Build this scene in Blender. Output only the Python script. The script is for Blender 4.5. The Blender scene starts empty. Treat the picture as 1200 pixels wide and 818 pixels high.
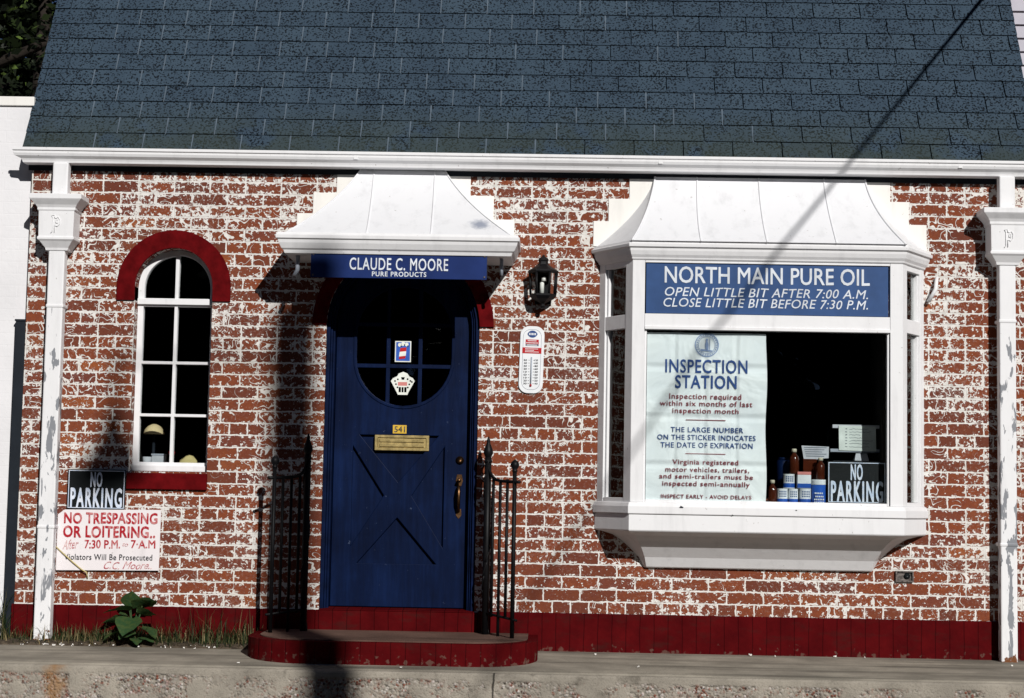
import bpy, bmesh, math, random
from mathutils import Vector, Matrix
from mathutils.geometry import tessellate_polygon
rng = random.Random(7)
S = bpy.context.scene
COL = S.collection
R = math.radians

# ------------------------------------------------------------------ camera
cam = bpy.data.cameras.new('camera')
cam.sensor_fit = 'HORIZONTAL'; cam.sensor_width = 36; cam.lens = 61.14
cam.clip_start = 0.05; cam.clip_end = 2000
co = bpy.data.objects.new('camera', cam); COL.objects.link(co)
right = Vector((0.99965631, 0.01885665, 0.01821249))
fwd = Vector((-0.02031656, 0.99629086, 0.08361677))
up = Vector((-0.01656821, -0.08395805, 0.99633154))
m = Matrix(((right.x, up.x, -fwd.x, 0), (right.y, up.y, -fwd.y, -9.8), (right.z, up.z, -fwd.z, 0.855), (0, 0, 0, 1)))
co.matrix_world = m
S.camera = co
S.render.resolution_x = 1024; S.render.resolution_y = 698

# ------------------------------------------------------------------ light
LD = Vector((-0.40, 1.0, -0.58)).normalized()          # the way the sunlight travels
W = bpy.data.worlds.new('World'); S.world = W; W.use_nodes = True
nt = W.node_tree; bg = nt.nodes['Background']
sky = nt.nodes.new('ShaderNodeTexSky'); sky.sky_type = 'NISHITA'; sky.sun_disc = False
sky.sun_elevation = math.asin(-LD.z); sky.sun_rotation = math.atan2(-LD.x, -LD.y)
sky.air_density = 0.25; sky.dust_density = 0.05; sky.ozone_density = 1.5
nt.links.new(sky.outputs[0], bg.inputs[0]); bg.inputs[1].default_value = 0.05
sl = bpy.data.lights.new('sun', 'SUN'); sl.energy = 5.0; sl.angle = R(0.42); sl.color = (1.0, 0.972, 0.935)
so = bpy.data.objects.new('sun', sl); COL.objects.link(so)
so.rotation_euler = LD.to_track_quat('-Z', 'Y').to_euler(); so.location = (6, -14, 9)
S.view_settings.view_transform = 'Standard'; S.view_settings.look = 'None'
S.view_settings.exposure = -0.13; S.view_settings.gamma = 1.0; S.view_settings.use_curve_mapping = False

# ------------------------------------------------------------------ materials
class NT:
    def __init__(s, name):
        s.m = bpy.data.materials.new(name); s.m.use_nodes = True
        s.t = s.m.node_tree; s.b = s.t.nodes['Principled BSDF']
        s.out = s.t.nodes['Material Output']
    def n(s, typ, **kw):
        nd = s.t.nodes.new(typ)
        for k, v in kw.items():
            if k.startswith('i_'):
                key = k[2:]
                key = int(key) if key.isdigit() else key.replace('_', ' ')
                s.put(nd.inputs[key], v)
            else: setattr(nd, k, v)
        return nd
    def put(s, sock, v):
        if isinstance(v, bpy.types.NodeSocket): s.t.links.new(v, sock)
        else: sock.default_value = v
    def math(s, op, a, b=0.0, c=None, clamp=False):
        nd = s.t.nodes.new('ShaderNodeMath'); nd.operation = op; nd.use_clamp = clamp
        s.put(nd.inputs[0], a); s.put(nd.inputs[1], b)
        if c is not None: s.put(nd.inputs[2], c)
        return nd.outputs[0]
    def noise(s, vec, scale, detail=2, rough=.5, dist=0.0):
        nd = s.n('ShaderNodeTexNoise'); s.put(nd.inputs['Vector'], vec)
        nd.inputs['Scale'].default_value = scale; nd.inputs['Detail'].default_value = detail
        nd.inputs['Roughness'].default_value = rough; nd.inputs['Distortion'].default_value = dist
        return nd
    def step(s, v, a, b):
        nd = s.n('ShaderNodeMapRange', interpolation_type='SMOOTHSTEP')
        s.put(nd.inputs[0], v); nd.inputs[1].default_value = a; nd.inputs[2].default_value = b
        return nd.outputs[0]
    def mix(s, f, a, b):
        nd = s.n('ShaderNodeMix', data_type='RGBA')
        s.put(nd.inputs[0], f)
        for sk, v in ((nd.inputs[6], a), (nd.inputs[7], b)):
            s.put(sk, (*v, 1) if isinstance(v, tuple) and len(v) == 3 else v)
        return nd.outputs[2]
    def ramp(s, f, stops):
        nd = s.n('ShaderNodeValToRGB'); s.put(nd.inputs[0], f)
        e = nd.color_ramp.elements
        while len(e) < len(stops): e.new(.5)
        for el, (p, c) in zip(e, stops): el.position = p; el.color = (*c, 1)
        return nd.outputs[0]
    def obj(s): return s.n('ShaderNodeTexCoord').outputs['Object']
    def pos(s): return s.n('ShaderNodeNewGeometry').outputs['Position']
    def mapv(s, v, scale=(1, 1, 1), loc=(0, 0, 0)):
        nd = s.n('ShaderNodeMapping'); s.put(nd.inputs[0], v)
        nd.inputs['Scale'].default_value = scale; nd.inputs['Location'].default_value = loc
        return nd.outputs[0]
    def bump(s, h, dist=.002, strength=1.0):
        nd = s.n('ShaderNodeBump'); s.put(nd.inputs['Height'], h)
        nd.inputs['Distance'].default_value = dist; nd.inputs['Strength'].default_value = strength
        s.t.links.new(nd.outputs[0], s.b.inputs['Normal'])
    def col(s, v):
        s.put(s.b.inputs['Base Color'], (*v, 1) if isinstance(v, tuple) and len(v) == 3 else v)
    def set(s, rough=.6, metal=0.0, spec=.5):
        s.put(s.b.inputs['Roughness'], rough); s.b.inputs['Metallic'].default_value = metal
        s.b.inputs['Specular IOR Level'].default_value = spec

def simple(name, c, rough=.6, metal=0.0, var=.12, scale=9, bump=.0006, spec=.2, bscale=60):
    t = NT(name); p = t.pos()
    n = t.noise(p, scale, 4, .6).outputs[0]
    d = tuple(x * (1 - var * 1.6) for x in c); l = tuple(min(1, x * (1 + var)) for x in c)
    t.col(t.ramp(n, [(.3, d), (.7, l)])); t.set(rough, metal, spec)
    if bump: t.bump(t.noise(p, bscale, 3).outputs[0], bump, .8)
    return t.m

def make_brick():
    t = NT('peeling_brick'); p = t.pos()
    sx = t.n('ShaderNodeSeparateXYZ'); t.put(sx.inputs[0], p)
    u = t.math('ADD', sx.outputs[0], sx.outputs[1])
    cv = t.n('ShaderNodeCombineXYZ'); t.put(cv.inputs[0], u); t.put(cv.inputs[1], t.math('SUBTRACT', sx.outputs[2], 0.2))
    uv = cv.outputs[0]
    def disturb(scale, amp, detail=2):
        n = t.noise(uv, scale, detail)
        v = t.n('ShaderNodeVectorMath', operation='SUBTRACT'); t.put(v.inputs[0], n.outputs['Color']); v.inputs[1].default_value = (.5, .5, .5)
        w = t.n('ShaderNodeVectorMath', operation='SCALE'); t.put(w.inputs[0], v.outputs[0]); w.inputs['Scale'].default_value = amp
        a = t.n('ShaderNodeVectorMath', operation='ADD'); t.put(a.inputs[0], uv); t.put(a.inputs[1], w.outputs[0])
        return a.outputs[0]
    def brick(vec, mortar, smooth):
        b = t.n('ShaderNodeTexBrick', offset=.5, offset_frequency=2, squash=.5, squash_frequency=7)
        t.put(b.inputs['Vector'], vec)
        b.inputs['Scale'].default_value = 1; b.inputs['Mortar Size'].default_value = mortar
        b.inputs['Mortar Smooth'].default_value = smooth; b.inputs['Brick Width'].default_value = .2045
        b.inputs['Row Height'].default_value = .0688
        b.inputs['Color1'].default_value = (0, 0, 0, 1); b.inputs['Color2'].default_value = (1, 1, 1, 1); b.inputs['Mortar'].default_value = (.5, .5, .5, 1)
        return b
    d1 = disturb(38, .013, 3)
    b1 = brick(d1, .0046, .15)
    b2 = brick(disturb(22, .012), .030, 1.0)
    b0 = brick(uv, .002, 0)
    joint = b1.outputs['Fac']
    edge = b2.outputs['Fac']
    rnd = t.n('ShaderNodeSeparateColor'); t.put(rnd.inputs[0], b0.outputs['Color'])
    rv = rnd.outputs[0]
    region = t.noise(uv, 2.1, 3, .6).outputs[0]
    upz = t.step(sx.outputs[2], 0.3, 2.6)
    # chips of old whitewash that cling mostly near the joints
    n1 = t.noise(uv, 44, 2, .5, .2).outputs[0]
    n1b = t.noise(uv, 118, 1, .5, .0).outputs[0]
    th = t.math('ADD', n1, t.math('MULTIPLY', t.math('SUBTRACT', n1b, .5), .50))
    th = t.math('ADD', th, t.math('MULTIPLY', edge, .145))
    th = t.math('ADD', th, t.math('MULTIPLY', t.math('SUBTRACT', region, .5), .60))
    th = t.math('ADD', th, t.math('MULTIPLY', t.math('SUBTRACT', rv, .5), .10))
    th = t.math('ADD', th, t.math('MULTIPLY', upz, .035))
    chips = t.step(th, .664, .688)
    # thin curled cracks of paint
    n2 = t.noise(uv, 15, 1, .5, .7).outputs[0]
    ridge = t.math('ABSOLUTE', t.math('SUBTRACT', n2, .5))
    lw = t.math('MULTIPLY', t.step(t.math('ADD', t.noise(uv, 5.3, 2).outputs[0], t.math('MULTIPLY', upz, .13)), .54, .70), .026)
    curl = t.math('SUBTRACT', 1.0, t.step(t.math('SUBTRACT', ridge, lw), -.004, .004))
    curl = t.math('MULTIPLY', curl, t.step(lw, .0005, .003))
    paint = t.math('MAXIMUM', t.math('MAXIMUM', chips, curl), joint)
    # joints where the paint has also gone
    bare = t.math('MULTIPLY', joint, t.step(t.noise(uv, 13, 3, .6).outputs[0], .60, .68))
    paint = t.math('SUBTRACT', paint, t.math('MULTIPLY', bare, .75), clamp=True)
    base = t.ramp(rv, [(0, (.125, .038, .022)), (.35, (.200, .054, .022)), (.62, (.230, .060, .022)), (.86, (.150, .046, .030)), (1, (.30, .088, .026))])
    n3 = t.noise(uv, 30, 4, .65).outputs[0]
    base = t.mix(t.step(n3, .25, .8), base, t.mix(.5, base, (.12, .035, .03)))
    mot = t.noise(uv, 165, 2, .6).outputs[0]
    base = t.mix(t.math('MULTIPLY', t.step(mot, .48, .66), .5), base, (.085, .026, .016))
    chalk = t.math('MULTIPLY', t.step(t.math('ADD', t.noise(uv, 70, 3, .6).outputs[0], t.math('MULTIPLY', t.math('SUBTRACT', region, .5), .7)), .50, .72), .17)
    base = t.mix(chalk, base, (.56, .50, .47))
    soot = t.noise(uv, 1.4, 3).outputs[0]
    white = t.ramp(t.noise(uv, 24, 3, .6).outputs[0], [(.25, (.52, .50, .465)), (.55, (.68, .66, .63)), (1, (.76, .745, .72))])
    white = t.mix(t.math('MULTIPLY', t.step(soot, .5, .75), .3), white, (.50, .43, .34))
    t.col(t.mix(paint, base, white)); t.set(.85, 0, .08)
    h = t.math('ADD', t.math('MULTIPLY', t.math('SUBTRACT', 1.0, joint), 1.0), t.math('MULTIPLY', paint, .42))
    h = t.math('ADD', h, t.math('MULTIPLY', n3, .45))
    t.bump(h, .0045, .9)
    return t.m

def make_roof():
    t = NT('asphalt_shingle'); p = t.pos()
    isl = t.n('ShaderNodeNewGeometry').outputs['Random Per Island']
    base = t.ramp(isl, [(0, (.039, .061, .087)), (.5, (.042, .066, .093)), (1, (.047, .072, .099))])
    sx = t.n('ShaderNodeSeparateXYZ'); t.put(sx.inputs[0], p)
    strk = t.noise(t.mapv(p, (5, .8, .8)), 1.0, 4, .6).outputs[0]
    base = t.mix(t.math('MULTIPLY', t.step(strk, .42, .70), .45), base, (.026, .042, .064))
    fine = t.noise(p, 260, 2).outputs[0]
    base = t.mix(t.math('MULTIPLY', t.step(fine, .35, .7), .35), base, (.02, .035, .055))
    n = t.noise(p, 84, 2, .5, .1).outputs[0]
    n = t.math('ADD', n, t.math('MULTIPLY', t.math('SUBTRACT', t.noise(p, 7, 3).outputs[0], .5), .17))
    spot = t.step(n, .540, .590)
    c = t.mix(t.math('MULTIPLY', spot, .93), base, (.005, .007, .010))
    low = t.math('SUBTRACT', 1.0, t.step(sx.outputs[2], 2.75, 3.15))
    alg = t.math('MULTIPLY', low, t.step(t.noise(p, 4, 4, .6).outputs[0], .34, .50))
    c = t.mix(t.math('MULTIPLY', alg, .6), c, (.035, .045, .035))
    t.col(c); t.set(.9, 0, .1); t.bump(t.math('ADD', fine, t.math('MULTIPLY', spot, -.8)), .002, .8)
    return t.m

def make_white(name, c=(.715, .715, .725), peel=0.0, rust=False, rough=.5, dirt=.35):
    t = NT(name); p = t.pos()
    st = t.noise(t.mapv(p, (14, 14, 2.2)), 1.0, 4, .65).outputs[0]
    col = t.mix(t.math('MULTIPLY', t.step(st, .48, .8), dirt), c, tuple(x * .62 for x in c))
    sp = t.noise(p, 38, 3, .6).outputs[0]
    col = t.mix(t.math('MULTIPLY', t.step(sp, .70, .74), .6), col, (.30, .28, .26))
    sx = t.n('ShaderNodeSeparateXYZ'); t.put(sx.inputs[0], p)
    h = t.noise(p, 22, 3).outputs[0]
    if peel:
        pn = t.noise(t.mapv(p, (20, 20, 5.0)), 1.0, 4, .6, .4).outputs[0]
        z = t.math('SUBTRACT', 1.0, t.step(sx.outputs[2], 1.3, 2.1))
        pm = t.step(t.math('ADD', pn, t.math('MULTIPLY', z, .12)), .70 - peel, .72 - peel)
        col = t.mix(pm, col, (.22, .23, .25)); h = t.math('SUBTRACT', h, pm)
    if rust:
        rm = t.math('ADD', t.noise(p, 26, 4, .6).outputs[0], t.math('MULTIPLY', t.math('SUBTRACT', 1.0, t.step(sx.outputs[2], -.03, .12)), .30))
        col = t.mix(t.step(rm, .74, .82), col, (.15, .055, .02))
    if name == 'white_sheet_metal':      # one blue-grey spot on the right of the door hood
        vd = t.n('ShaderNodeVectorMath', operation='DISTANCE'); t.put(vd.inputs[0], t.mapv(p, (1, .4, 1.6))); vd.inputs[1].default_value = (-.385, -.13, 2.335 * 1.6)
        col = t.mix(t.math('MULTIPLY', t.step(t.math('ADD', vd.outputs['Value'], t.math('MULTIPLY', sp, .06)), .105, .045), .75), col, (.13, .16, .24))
    t.col(col); t.set(rough, 0, .2); t.bump(h, .0018, .5)
    return t.m

def make_glass():
    t = NT('window_glass')
    for n in list(t.t.nodes):
        if n != t.out: t.t.nodes.remove(n)
    fr = t.n('ShaderNodeFresnel'); fr.inputs[0].default_value = 1.38
    tr = t.n('ShaderNodeBsdfTransparent'); tr.inputs[0].default_value = (.93, .95, .95, 1)
    gl = t.n('ShaderNodeBsdfGlossy'); gl.inputs['Roughness'].default_value = .01
    bp = t.n('ShaderNodeBump'); bp.inputs['Distance'].default_value = .0015; bp.inputs['Strength'].default_value = .35
    t.put(bp.inputs['Height'], t.noise(t.pos(), 5, 1).outputs[0]); t.put(gl.inputs['Normal'], bp.outputs[0])
    mx = t.n('ShaderNodeMixShader'); t.put(mx.inputs[0], fr.outputs[0]); t.put(mx.inputs[1], tr.outputs[0]); t.put(mx.inputs[2], gl.outputs[0])
    t.put(t.out.inputs[0], mx.outputs[0])
    return t.m

def make_plinth():
    t = NT('dark_red_painted_brick'); p = t.pos()
    sx = t.n('ShaderNodeSeparateXYZ'); t.put(sx.inputs[0], p)
    fr = t.math('FRACT', t.math('MULTIPLY', t.math('ADD', sx.outputs[0], t.math('MULTIPLY', t.noise(p, 6, 2).outputs[0], .012)), 1 / .078))
    ln = t.step(t.math('ABSOLUTE', t.math('SUBTRACT', fr, .5)), .44, .5)
    n = t.noise(p, 7, 4, .65).outputs[0]
    c = t.ramp(n, [(.3, (.050, .0020, .0030)), (.7, (.085, .0034, .0045))])
    c = t.mix(t.math('MULTIPLY', ln, .55), c, (.030, .003, .004))
    low = t.math('ADD', t.noise(p, 30, 3).outputs[0], t.math('MULTIPLY', t.math('SUBTRACT', 1.0, t.step(sx.outputs[2], -.02, .09)), .22))
    c = t.mix(t.math('MULTIPLY', t.step(low, .76, .84), .5), c, (.13, .09, .07))
    dn = t.noise(t.mapv(p, (5, 5, 14)), 1.0, 5, .65).outputs[0]
    c = t.mix(t.math('MULTIPLY', t.step(dn, .50, .72), .45), c, (.030, .012, .010))
    t.col(c); t.set(.75, 0, .02)
    t.bump(t.math('SUBTRACT', t.noise(p, 40, 3).outputs[0], t.math('MULTIPLY', ln, 1.4)), .003, .7)
    return t.m

def make_concrete(name, tone, aggregate=False):
    t = NT(name); p = t.pos()
    sx = t.n('ShaderNodeSeparateXYZ'); t.put(sx.inputs[0], p)
    n = t.noise(p, 3.2, 6, .65).outputs[0]
    a = tuple(x * .62 for x in tone); b = tuple(x * 1.2 for x in tone)
    c = t.ramp(n, [(.3, a), (.7, b)])
    g = t.noise(p, 120, 3, .6).outputs[0]
    c = t.mix(t.math('MULTIPLY', t.step(g, .55, .75), .5), c, tuple(x * .4 for x in tone))
    h = g
    if aggregate:
        v = t.n('ShaderNodeTexVoronoi', feature='F1'); t.put(v.inputs['Vector'], p); v.inputs['Scale'].default_value = 72
        v.inputs['Randomness'].default_value = 1
        sc = t.n('ShaderNodeSeparateColor'); t.put(sc.inputs[0], v.outputs['Color'])
        stone = t.ramp(sc.outputs[0], [(0, (.50, .46, .42)), (.25, (.13, .11, .09)), (.42, (.21, .075, .05)), (.56, (.54, .49, .46)), (.74, (.05, .04, .035)), (1, (.20, .07, .045))])
        rough = t.step(t.noise(p, 7, 4, .7).outputs[0], .42, .62)
        worn = t.math('MULTIPLY', rough, t.math('SUBTRACT', 1.0, t.step(sx.outputs[2], -.092, -.072)))
        keep = t.math('MULTIPLY', worn, t.step(v.outputs['Distance'], .62, .42))
        c = t.mix(keep, c, stone)
        # a rust stain that ran down from the downspout, and a crack
        dx = t.math('ABSOLUTE', t.math('ADD', sx.outputs[0], 2.47))
        stn = t.math('ADD', t.math('MULTIPLY', dx, -5.5), t.noise(p, 12, 4).outputs[0])
        c = t.mix(t.math('MULTIPLY', t.step(stn, .1, .5), .62), c, (.24, .10, .012))
        h = t.math('ADD', g, t.math('MULTIPLY', t.math('MULTIPLY', worn, v.outputs['Distance']), -3))
        wob = t.math('MULTIPLY', t.math('SUBTRACT', t.noise(p, 14, 3).outputs[0], .5), .03)
        cr = t.math('ABSOLUTE', t.math('ADD', t.math('ADD', sx.outputs[0], .245), wob))
        ck = t.step(cr, .006, .0015)
        c = t.mix(t.math('MULTIPLY', ck, .85), c, (.04, .035, .03)); h = t.math('SUBTRACT', h, t.math('MULTIPLY', ck, 3))
    else:
        bd = t.noise(t.mapv(p, (.55, 7, 3)), 1.0, 5, .6).outputs[0]
        c = t.mix(t.math('MULTIPLY', t.step(bd, .46, .66), .75), c, tuple(x * .36 for x in tone))
    if aggregate:
        bl = t.noise(p, 16, 4, .7).outputs[0]
        c = t.mix(t.math('MULTIPLY', t.math('MULTIPLY', t.step(bl, .54, .68), worn), .65), c, (.15, .055, .035))
        c = t.mix(t.math('MULTIPLY', t.step(t.noise(p, 9, 5, .7).outputs[0], .55, .75), .6), c, (.075, .065, .052))
    t.col(c); t.set(.9, 0, .1); t.bump(h, .004 if aggregate else .0015, .9)
    return t.m

def make_leaf(name, stops, trans=.25):
    t = NT(name)
    isl = t.n('ShaderNodeNewGeometry').outputs['Random Per Island']
    c = t.ramp(isl, stops)
    if name == 'broad_leaf':
        pp = t.pos(); c = t.mix(t.step(t.noise(pp, 38, 4, .65).outputs[0], .38, .70), c, (.055, .085, .024)); t.bump(t.noise(pp, 65, 3, .6).outputs[0], .004, .8)
    t.col(c); t.set(.6, 0, .2)
    tl = t.n('ShaderNodeBsdfTranslucent'); t.put(tl.inputs[0], c)
    mx = t.n('ShaderNodeMixShader'); mx.inputs[0].default_value = trans
    t.put(mx.inputs[1], t.b.outputs[0]); t.put(mx.inputs[2], tl.outputs[0]); t.put(t.out.inputs[0], mx.outputs[0])
    return t.m

def make_door_blue():
    t = NT('navy_door_paint'); p = t.pos()
    n = t.math('ADD', t.math('MULTIPLY', t.noise(t.mapv(p, (26, 26, 2.4)), 1.0, 4, .6).outputs[0], .45), t.math('MULTIPLY', t.noise(p, 3.0, 4, .6).outputs[0], .55))
    c = t.ramp(n, [(.34, (.0009, .0036, .017)), (.5, (.0017, .0066, .030)), (.66, (.0034, .0120, .052))])
    sc = t.noise(p, 33, 4, .7).outputs[0]
    c = t.mix(t.math('MULTIPLY', t.step(sc, .675, .73), .55), c, (.07, .095, .16))
    t.col(c); t.set(.5, 0, .07); t.bump(t.noise(t.mapv(p, (60, 60, 8)), 1.0, 3).outputs[0], .0012, .6)
    return t.m

def make_sign_blue(name, c, rough=.35):
    t = NT(name); p = t.pos()
    n = t.noise(p, 6, 4, .6).outputs[0]
    col = t.ramp(n, [(.3, tuple(x * .8 for x in c)), (.7, tuple(x * 1.12 for x in c))])
    sc = t.noise(t.mapv(p, (30, 30, 8)), 1.0, 4, .7).outputs[0]
    col = t.mix(t.math('MULTIPLY', t.step(sc, .66, .78), .35), col, tuple(x * 1.5 + .04 for x in c))
    t.col(col); t.set(rough, 0, .16); t.bump(n, .002, .3)
    return t.m

def make_faded(name, strong, weak, scale=26, lo=.42, hi=.6):
    t = NT(name); p = t.pos()
    n = t.noise(t.mapv(p, (1, 1, .6)), scale, 3, .6).outputs[0]
    t.col(t.mix(t.step(n, lo, hi), strong, weak)); t.set(.6, 0, .15)
    return t.m

def make_paper():
    t = NT('poster_paper'); p = t.pos()
    n = t.noise(p, 3.5, 3, .5, .8).outputs[0]
    c = t.ramp(n, [(.3, (.69, .73, .75)), (.7, (.77, .80, .80))])
    t.col(c); t.set(.55, 0, .2)
    sx = t.n('ShaderNodeSeparateXYZ'); t.put(sx.inputs[0], p)
    def fold(v, at):
        return t.math('ABSOLUTE', t.math('SUBTRACT', v, at))
    h = t.math('MULTIPLY', n, 1.6)
    for a in (1.573, 1.298, 1.036): h = t.math('ADD', h, t.math('MULTIPLY', t.step(fold(sx.outputs[2], a), .0, .03), .35))
    for a in (.703, .868, 1.04): h = t.math('ADD', h, t.math('MULTIPLY', t.step(fold(sx.outputs[0], a), .0, .025), .3))
    t.bump(h, .020, .9)
    return t.m

def make_siding():
    t = NT('grey_siding'); p = t.pos()
    n = t.noise(p, 5, 3).outputs[0]
    t.col(t.ramp(n, [(.3, (.34, .33, .38)), (.7, (.42, .41, .46))])); t.set(.7)
    return t.m

def make_whiteblock():
    t = NT('white_painted_block'); p = t.pos()
    sx = t.n('ShaderNodeSeparateXYZ'); t.put(sx.inputs[0], p)
    cv = t.n('ShaderNodeCombineXYZ'); t.put(cv.inputs[0], sx.outputs[0]); t.put(cv.inputs[1], sx.outputs[2])
    b = t.n('ShaderNodeTexBrick', offset=.5, offset_frequency=2); t.put(b.inputs[0], cv.outputs[0])
    b.inputs['Scale'].default_value = 1; b.inputs['Brick Width'].default_value = .21; b.inputs['Row Height'].default_value = .069
    b.inputs['Mortar Size'].default_value = .004; b.inputs['Mortar Smooth'].default_value = .6
    n = t.noise(p, 2.5, 5, .6).outputs[0]
    c = t.ramp(n, [(.3, (.66, .655, .67)), (.7, (.73, .725, .74))])
    sp = t.noise(p, 30, 3, .6).outputs[0]
    c = t.mix(t.math('MULTIPLY', t.step(sp, .70, .73), .5), c, (.4, .38, .37))
    t.col(c); t.set(.7, 0, .3)
    t.bump(t.math('ADD', t.math('MULTIPLY', b.outputs['Fac'], -.25), t.noise(p, 40, 3).outputs[0]), .0022, .6)
    return t.m

M = dict(
    brick=make_brick(), roof=make_roof(), white=make_white('white_trim_paint'), pipe=make_white('peeling_white_pipe', peel=.030, rust=True),
    hood=make_white('white_sheet_metal', (.695, .70, .72), rough=.45, dirt=.36), wblock=make_whiteblock(),
    step_white=make_white('whitewashed_masonry', (.76, .745, .71), rough=.75, dirt=.25),
    glass=make_glass(), plinth=make_plinth(), walk=make_concrete('worn_concrete', (.29, .262, .215)), kerb=make_concrete('exposed_concrete', (.30, .27, .225), True),
    steptop=make_concrete('worn_step_top', (.135, .082, .064)),
    asphalt=simple('asphalt', (.05, .05, .05), .9), soil=simple('dry_soil', (.085, .065, .045), .95, var=.5, scale=30, bump=.01),
    blue=make_door_blue(), blue_dark=simple('navy_frame_paint', (.0018, .0068, .031), .5, var=.3, spec=.07),
    signblue=make_sign_blue('enamel_royal_blue', (.012, .028, .120), .34), northblue=make_sign_blue('painted_mid_blue', (.027, .070, .190), .5),
    iron=simple('wrought_iron', (.005, .005, .006), .5, var=.3, spec=.15), black=simple('black_sign_enamel', (.010, .012, .013), .35),
    letter=simple('white_lettering', (.62, .66, .71), .5, bump=0), arch=simple('dark_red_arch_paint', (.098, .0030, .0042), .75, var=.25, scale=14, bump=.003, bscale=30, spec=.03), letter_blue=simple('pale_blue_lettering', (.46, .56, .72), .5, bump=0),
    letter_worn=make_faded('worn_pale_lettering', (.50, .58, .72), (.66, .70, .78), 40),
    red_fade=make_faded('faded_red_lettering', (.36, .012, .022), (.50, .20, .20), 34, .47, .62),
    pink_fade=make_faded('faded_pink_lettering', (.38, .075, .09), (.60, .42, .41), 40, .40, .62),
    black_text=make_faded('black_lettering', (.02, .02, .025), (.10, .10, .11), 50, .5, .7),
    navy_text=simple('navy_print', (.022, .062, .20), .6, bump=0), maroon_text=simple('maroon_print', (.19, .028, .042), .6, bump=0),
    seal_ink=simple('seal_ink', (.20, .28, .44), .6, bump=0),
    board=make_white('weathered_white_board', (.72, .68, .69), rough=.6, dirt=.3), paper=make_paper(),
    brass=simple('brass', (.52, .40, .17), .34, .55, var=.25, scale=40), oldbrass=simple('tarnished_brass', (.16, .085, .04), .4, 1.0, var=.4, scale=30),
    yellow=simple('yellow_number_plate', (.62, .40, .05), .45), red=simple('red_enamel', (.42, .014, .018), .4), decal_blue=simple('decal_blue', (.03, .10, .42), .4),
    decal_white=simple('decal_white', (.70, .72, .66), .5), decal_pink=simple('decal_pink', (.55, .20, .18), .5),
    amber=simple('amber_bottle', (.055, .012, .005), .12, var=.2, bump=0, spec=.6), canwhite=simple('can_white', (.66, .70, .72), .35), canblue=simple('can_blue', (.018, .08, .36), .3),
    cap=simple('pale_cap', (.50, .47, .36), .4), card=simple('grey_card', (.50, .52, .56), .6), notice=simple('pale_notice_paper', (.66, .72, .68), .6),
    ink=simple('pencil_ink', (.16, .18, .22), .7, bump=0), steel=simple('grey_steel_shelf', (.36, .40, .46), .5), cream=simple('cream_lampshade', (.62, .50, .28), .7),
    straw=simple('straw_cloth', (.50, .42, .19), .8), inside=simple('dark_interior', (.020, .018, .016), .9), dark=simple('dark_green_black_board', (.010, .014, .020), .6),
    enamel=simple('white_enamel', (.74, .76, .78), .28, var=.05), siding=make_siding(), bark=simple('bark', (.018, .014, .011), .9, bump=.01, bscale=20),
    wood=simple('weathered_pole_wood', (.16, .12, .09), .9), rust=simple('rusty_metal', (.16, .14, .13), .7, .4, var=.5, scale=60),
    grass=make_leaf('grass_blades', [(0, (.012, .022, .008)), (.4, (.022, .040, .012)), (.6, (.042, .060, .020)), (.75, (.12, .095, .045)), (1, (.30, .24, .12))], .2),
    weed=make_leaf('broad_leaf', [(0, (.020, .055, .020)), (1, (.032, .075, .026))], .2),
    foliage=make_leaf('shaded_foliage', [(0, (.004, .007, .003)), (.7, (.008, .013, .005)), (.93, (.02, .034, .008)), (1, (.09, .14, .03))], .12),  # shade and a few sunlit leaves put into the leaf colours
    candle=simple('milk_glass', (.70, .70, .66), .4), lglass=simple('amber_lantern_glass', (.10, .05, .03), .2),
    slot=simple('unweathered_shingle', (.088, .115, .145), .9, spec=.1), core=simple('asphalt_core', (.006, .007, .009), .95, spec=.05),
    litter=simple('paper_litter', (.70, .68, .64), .8),
)

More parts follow.
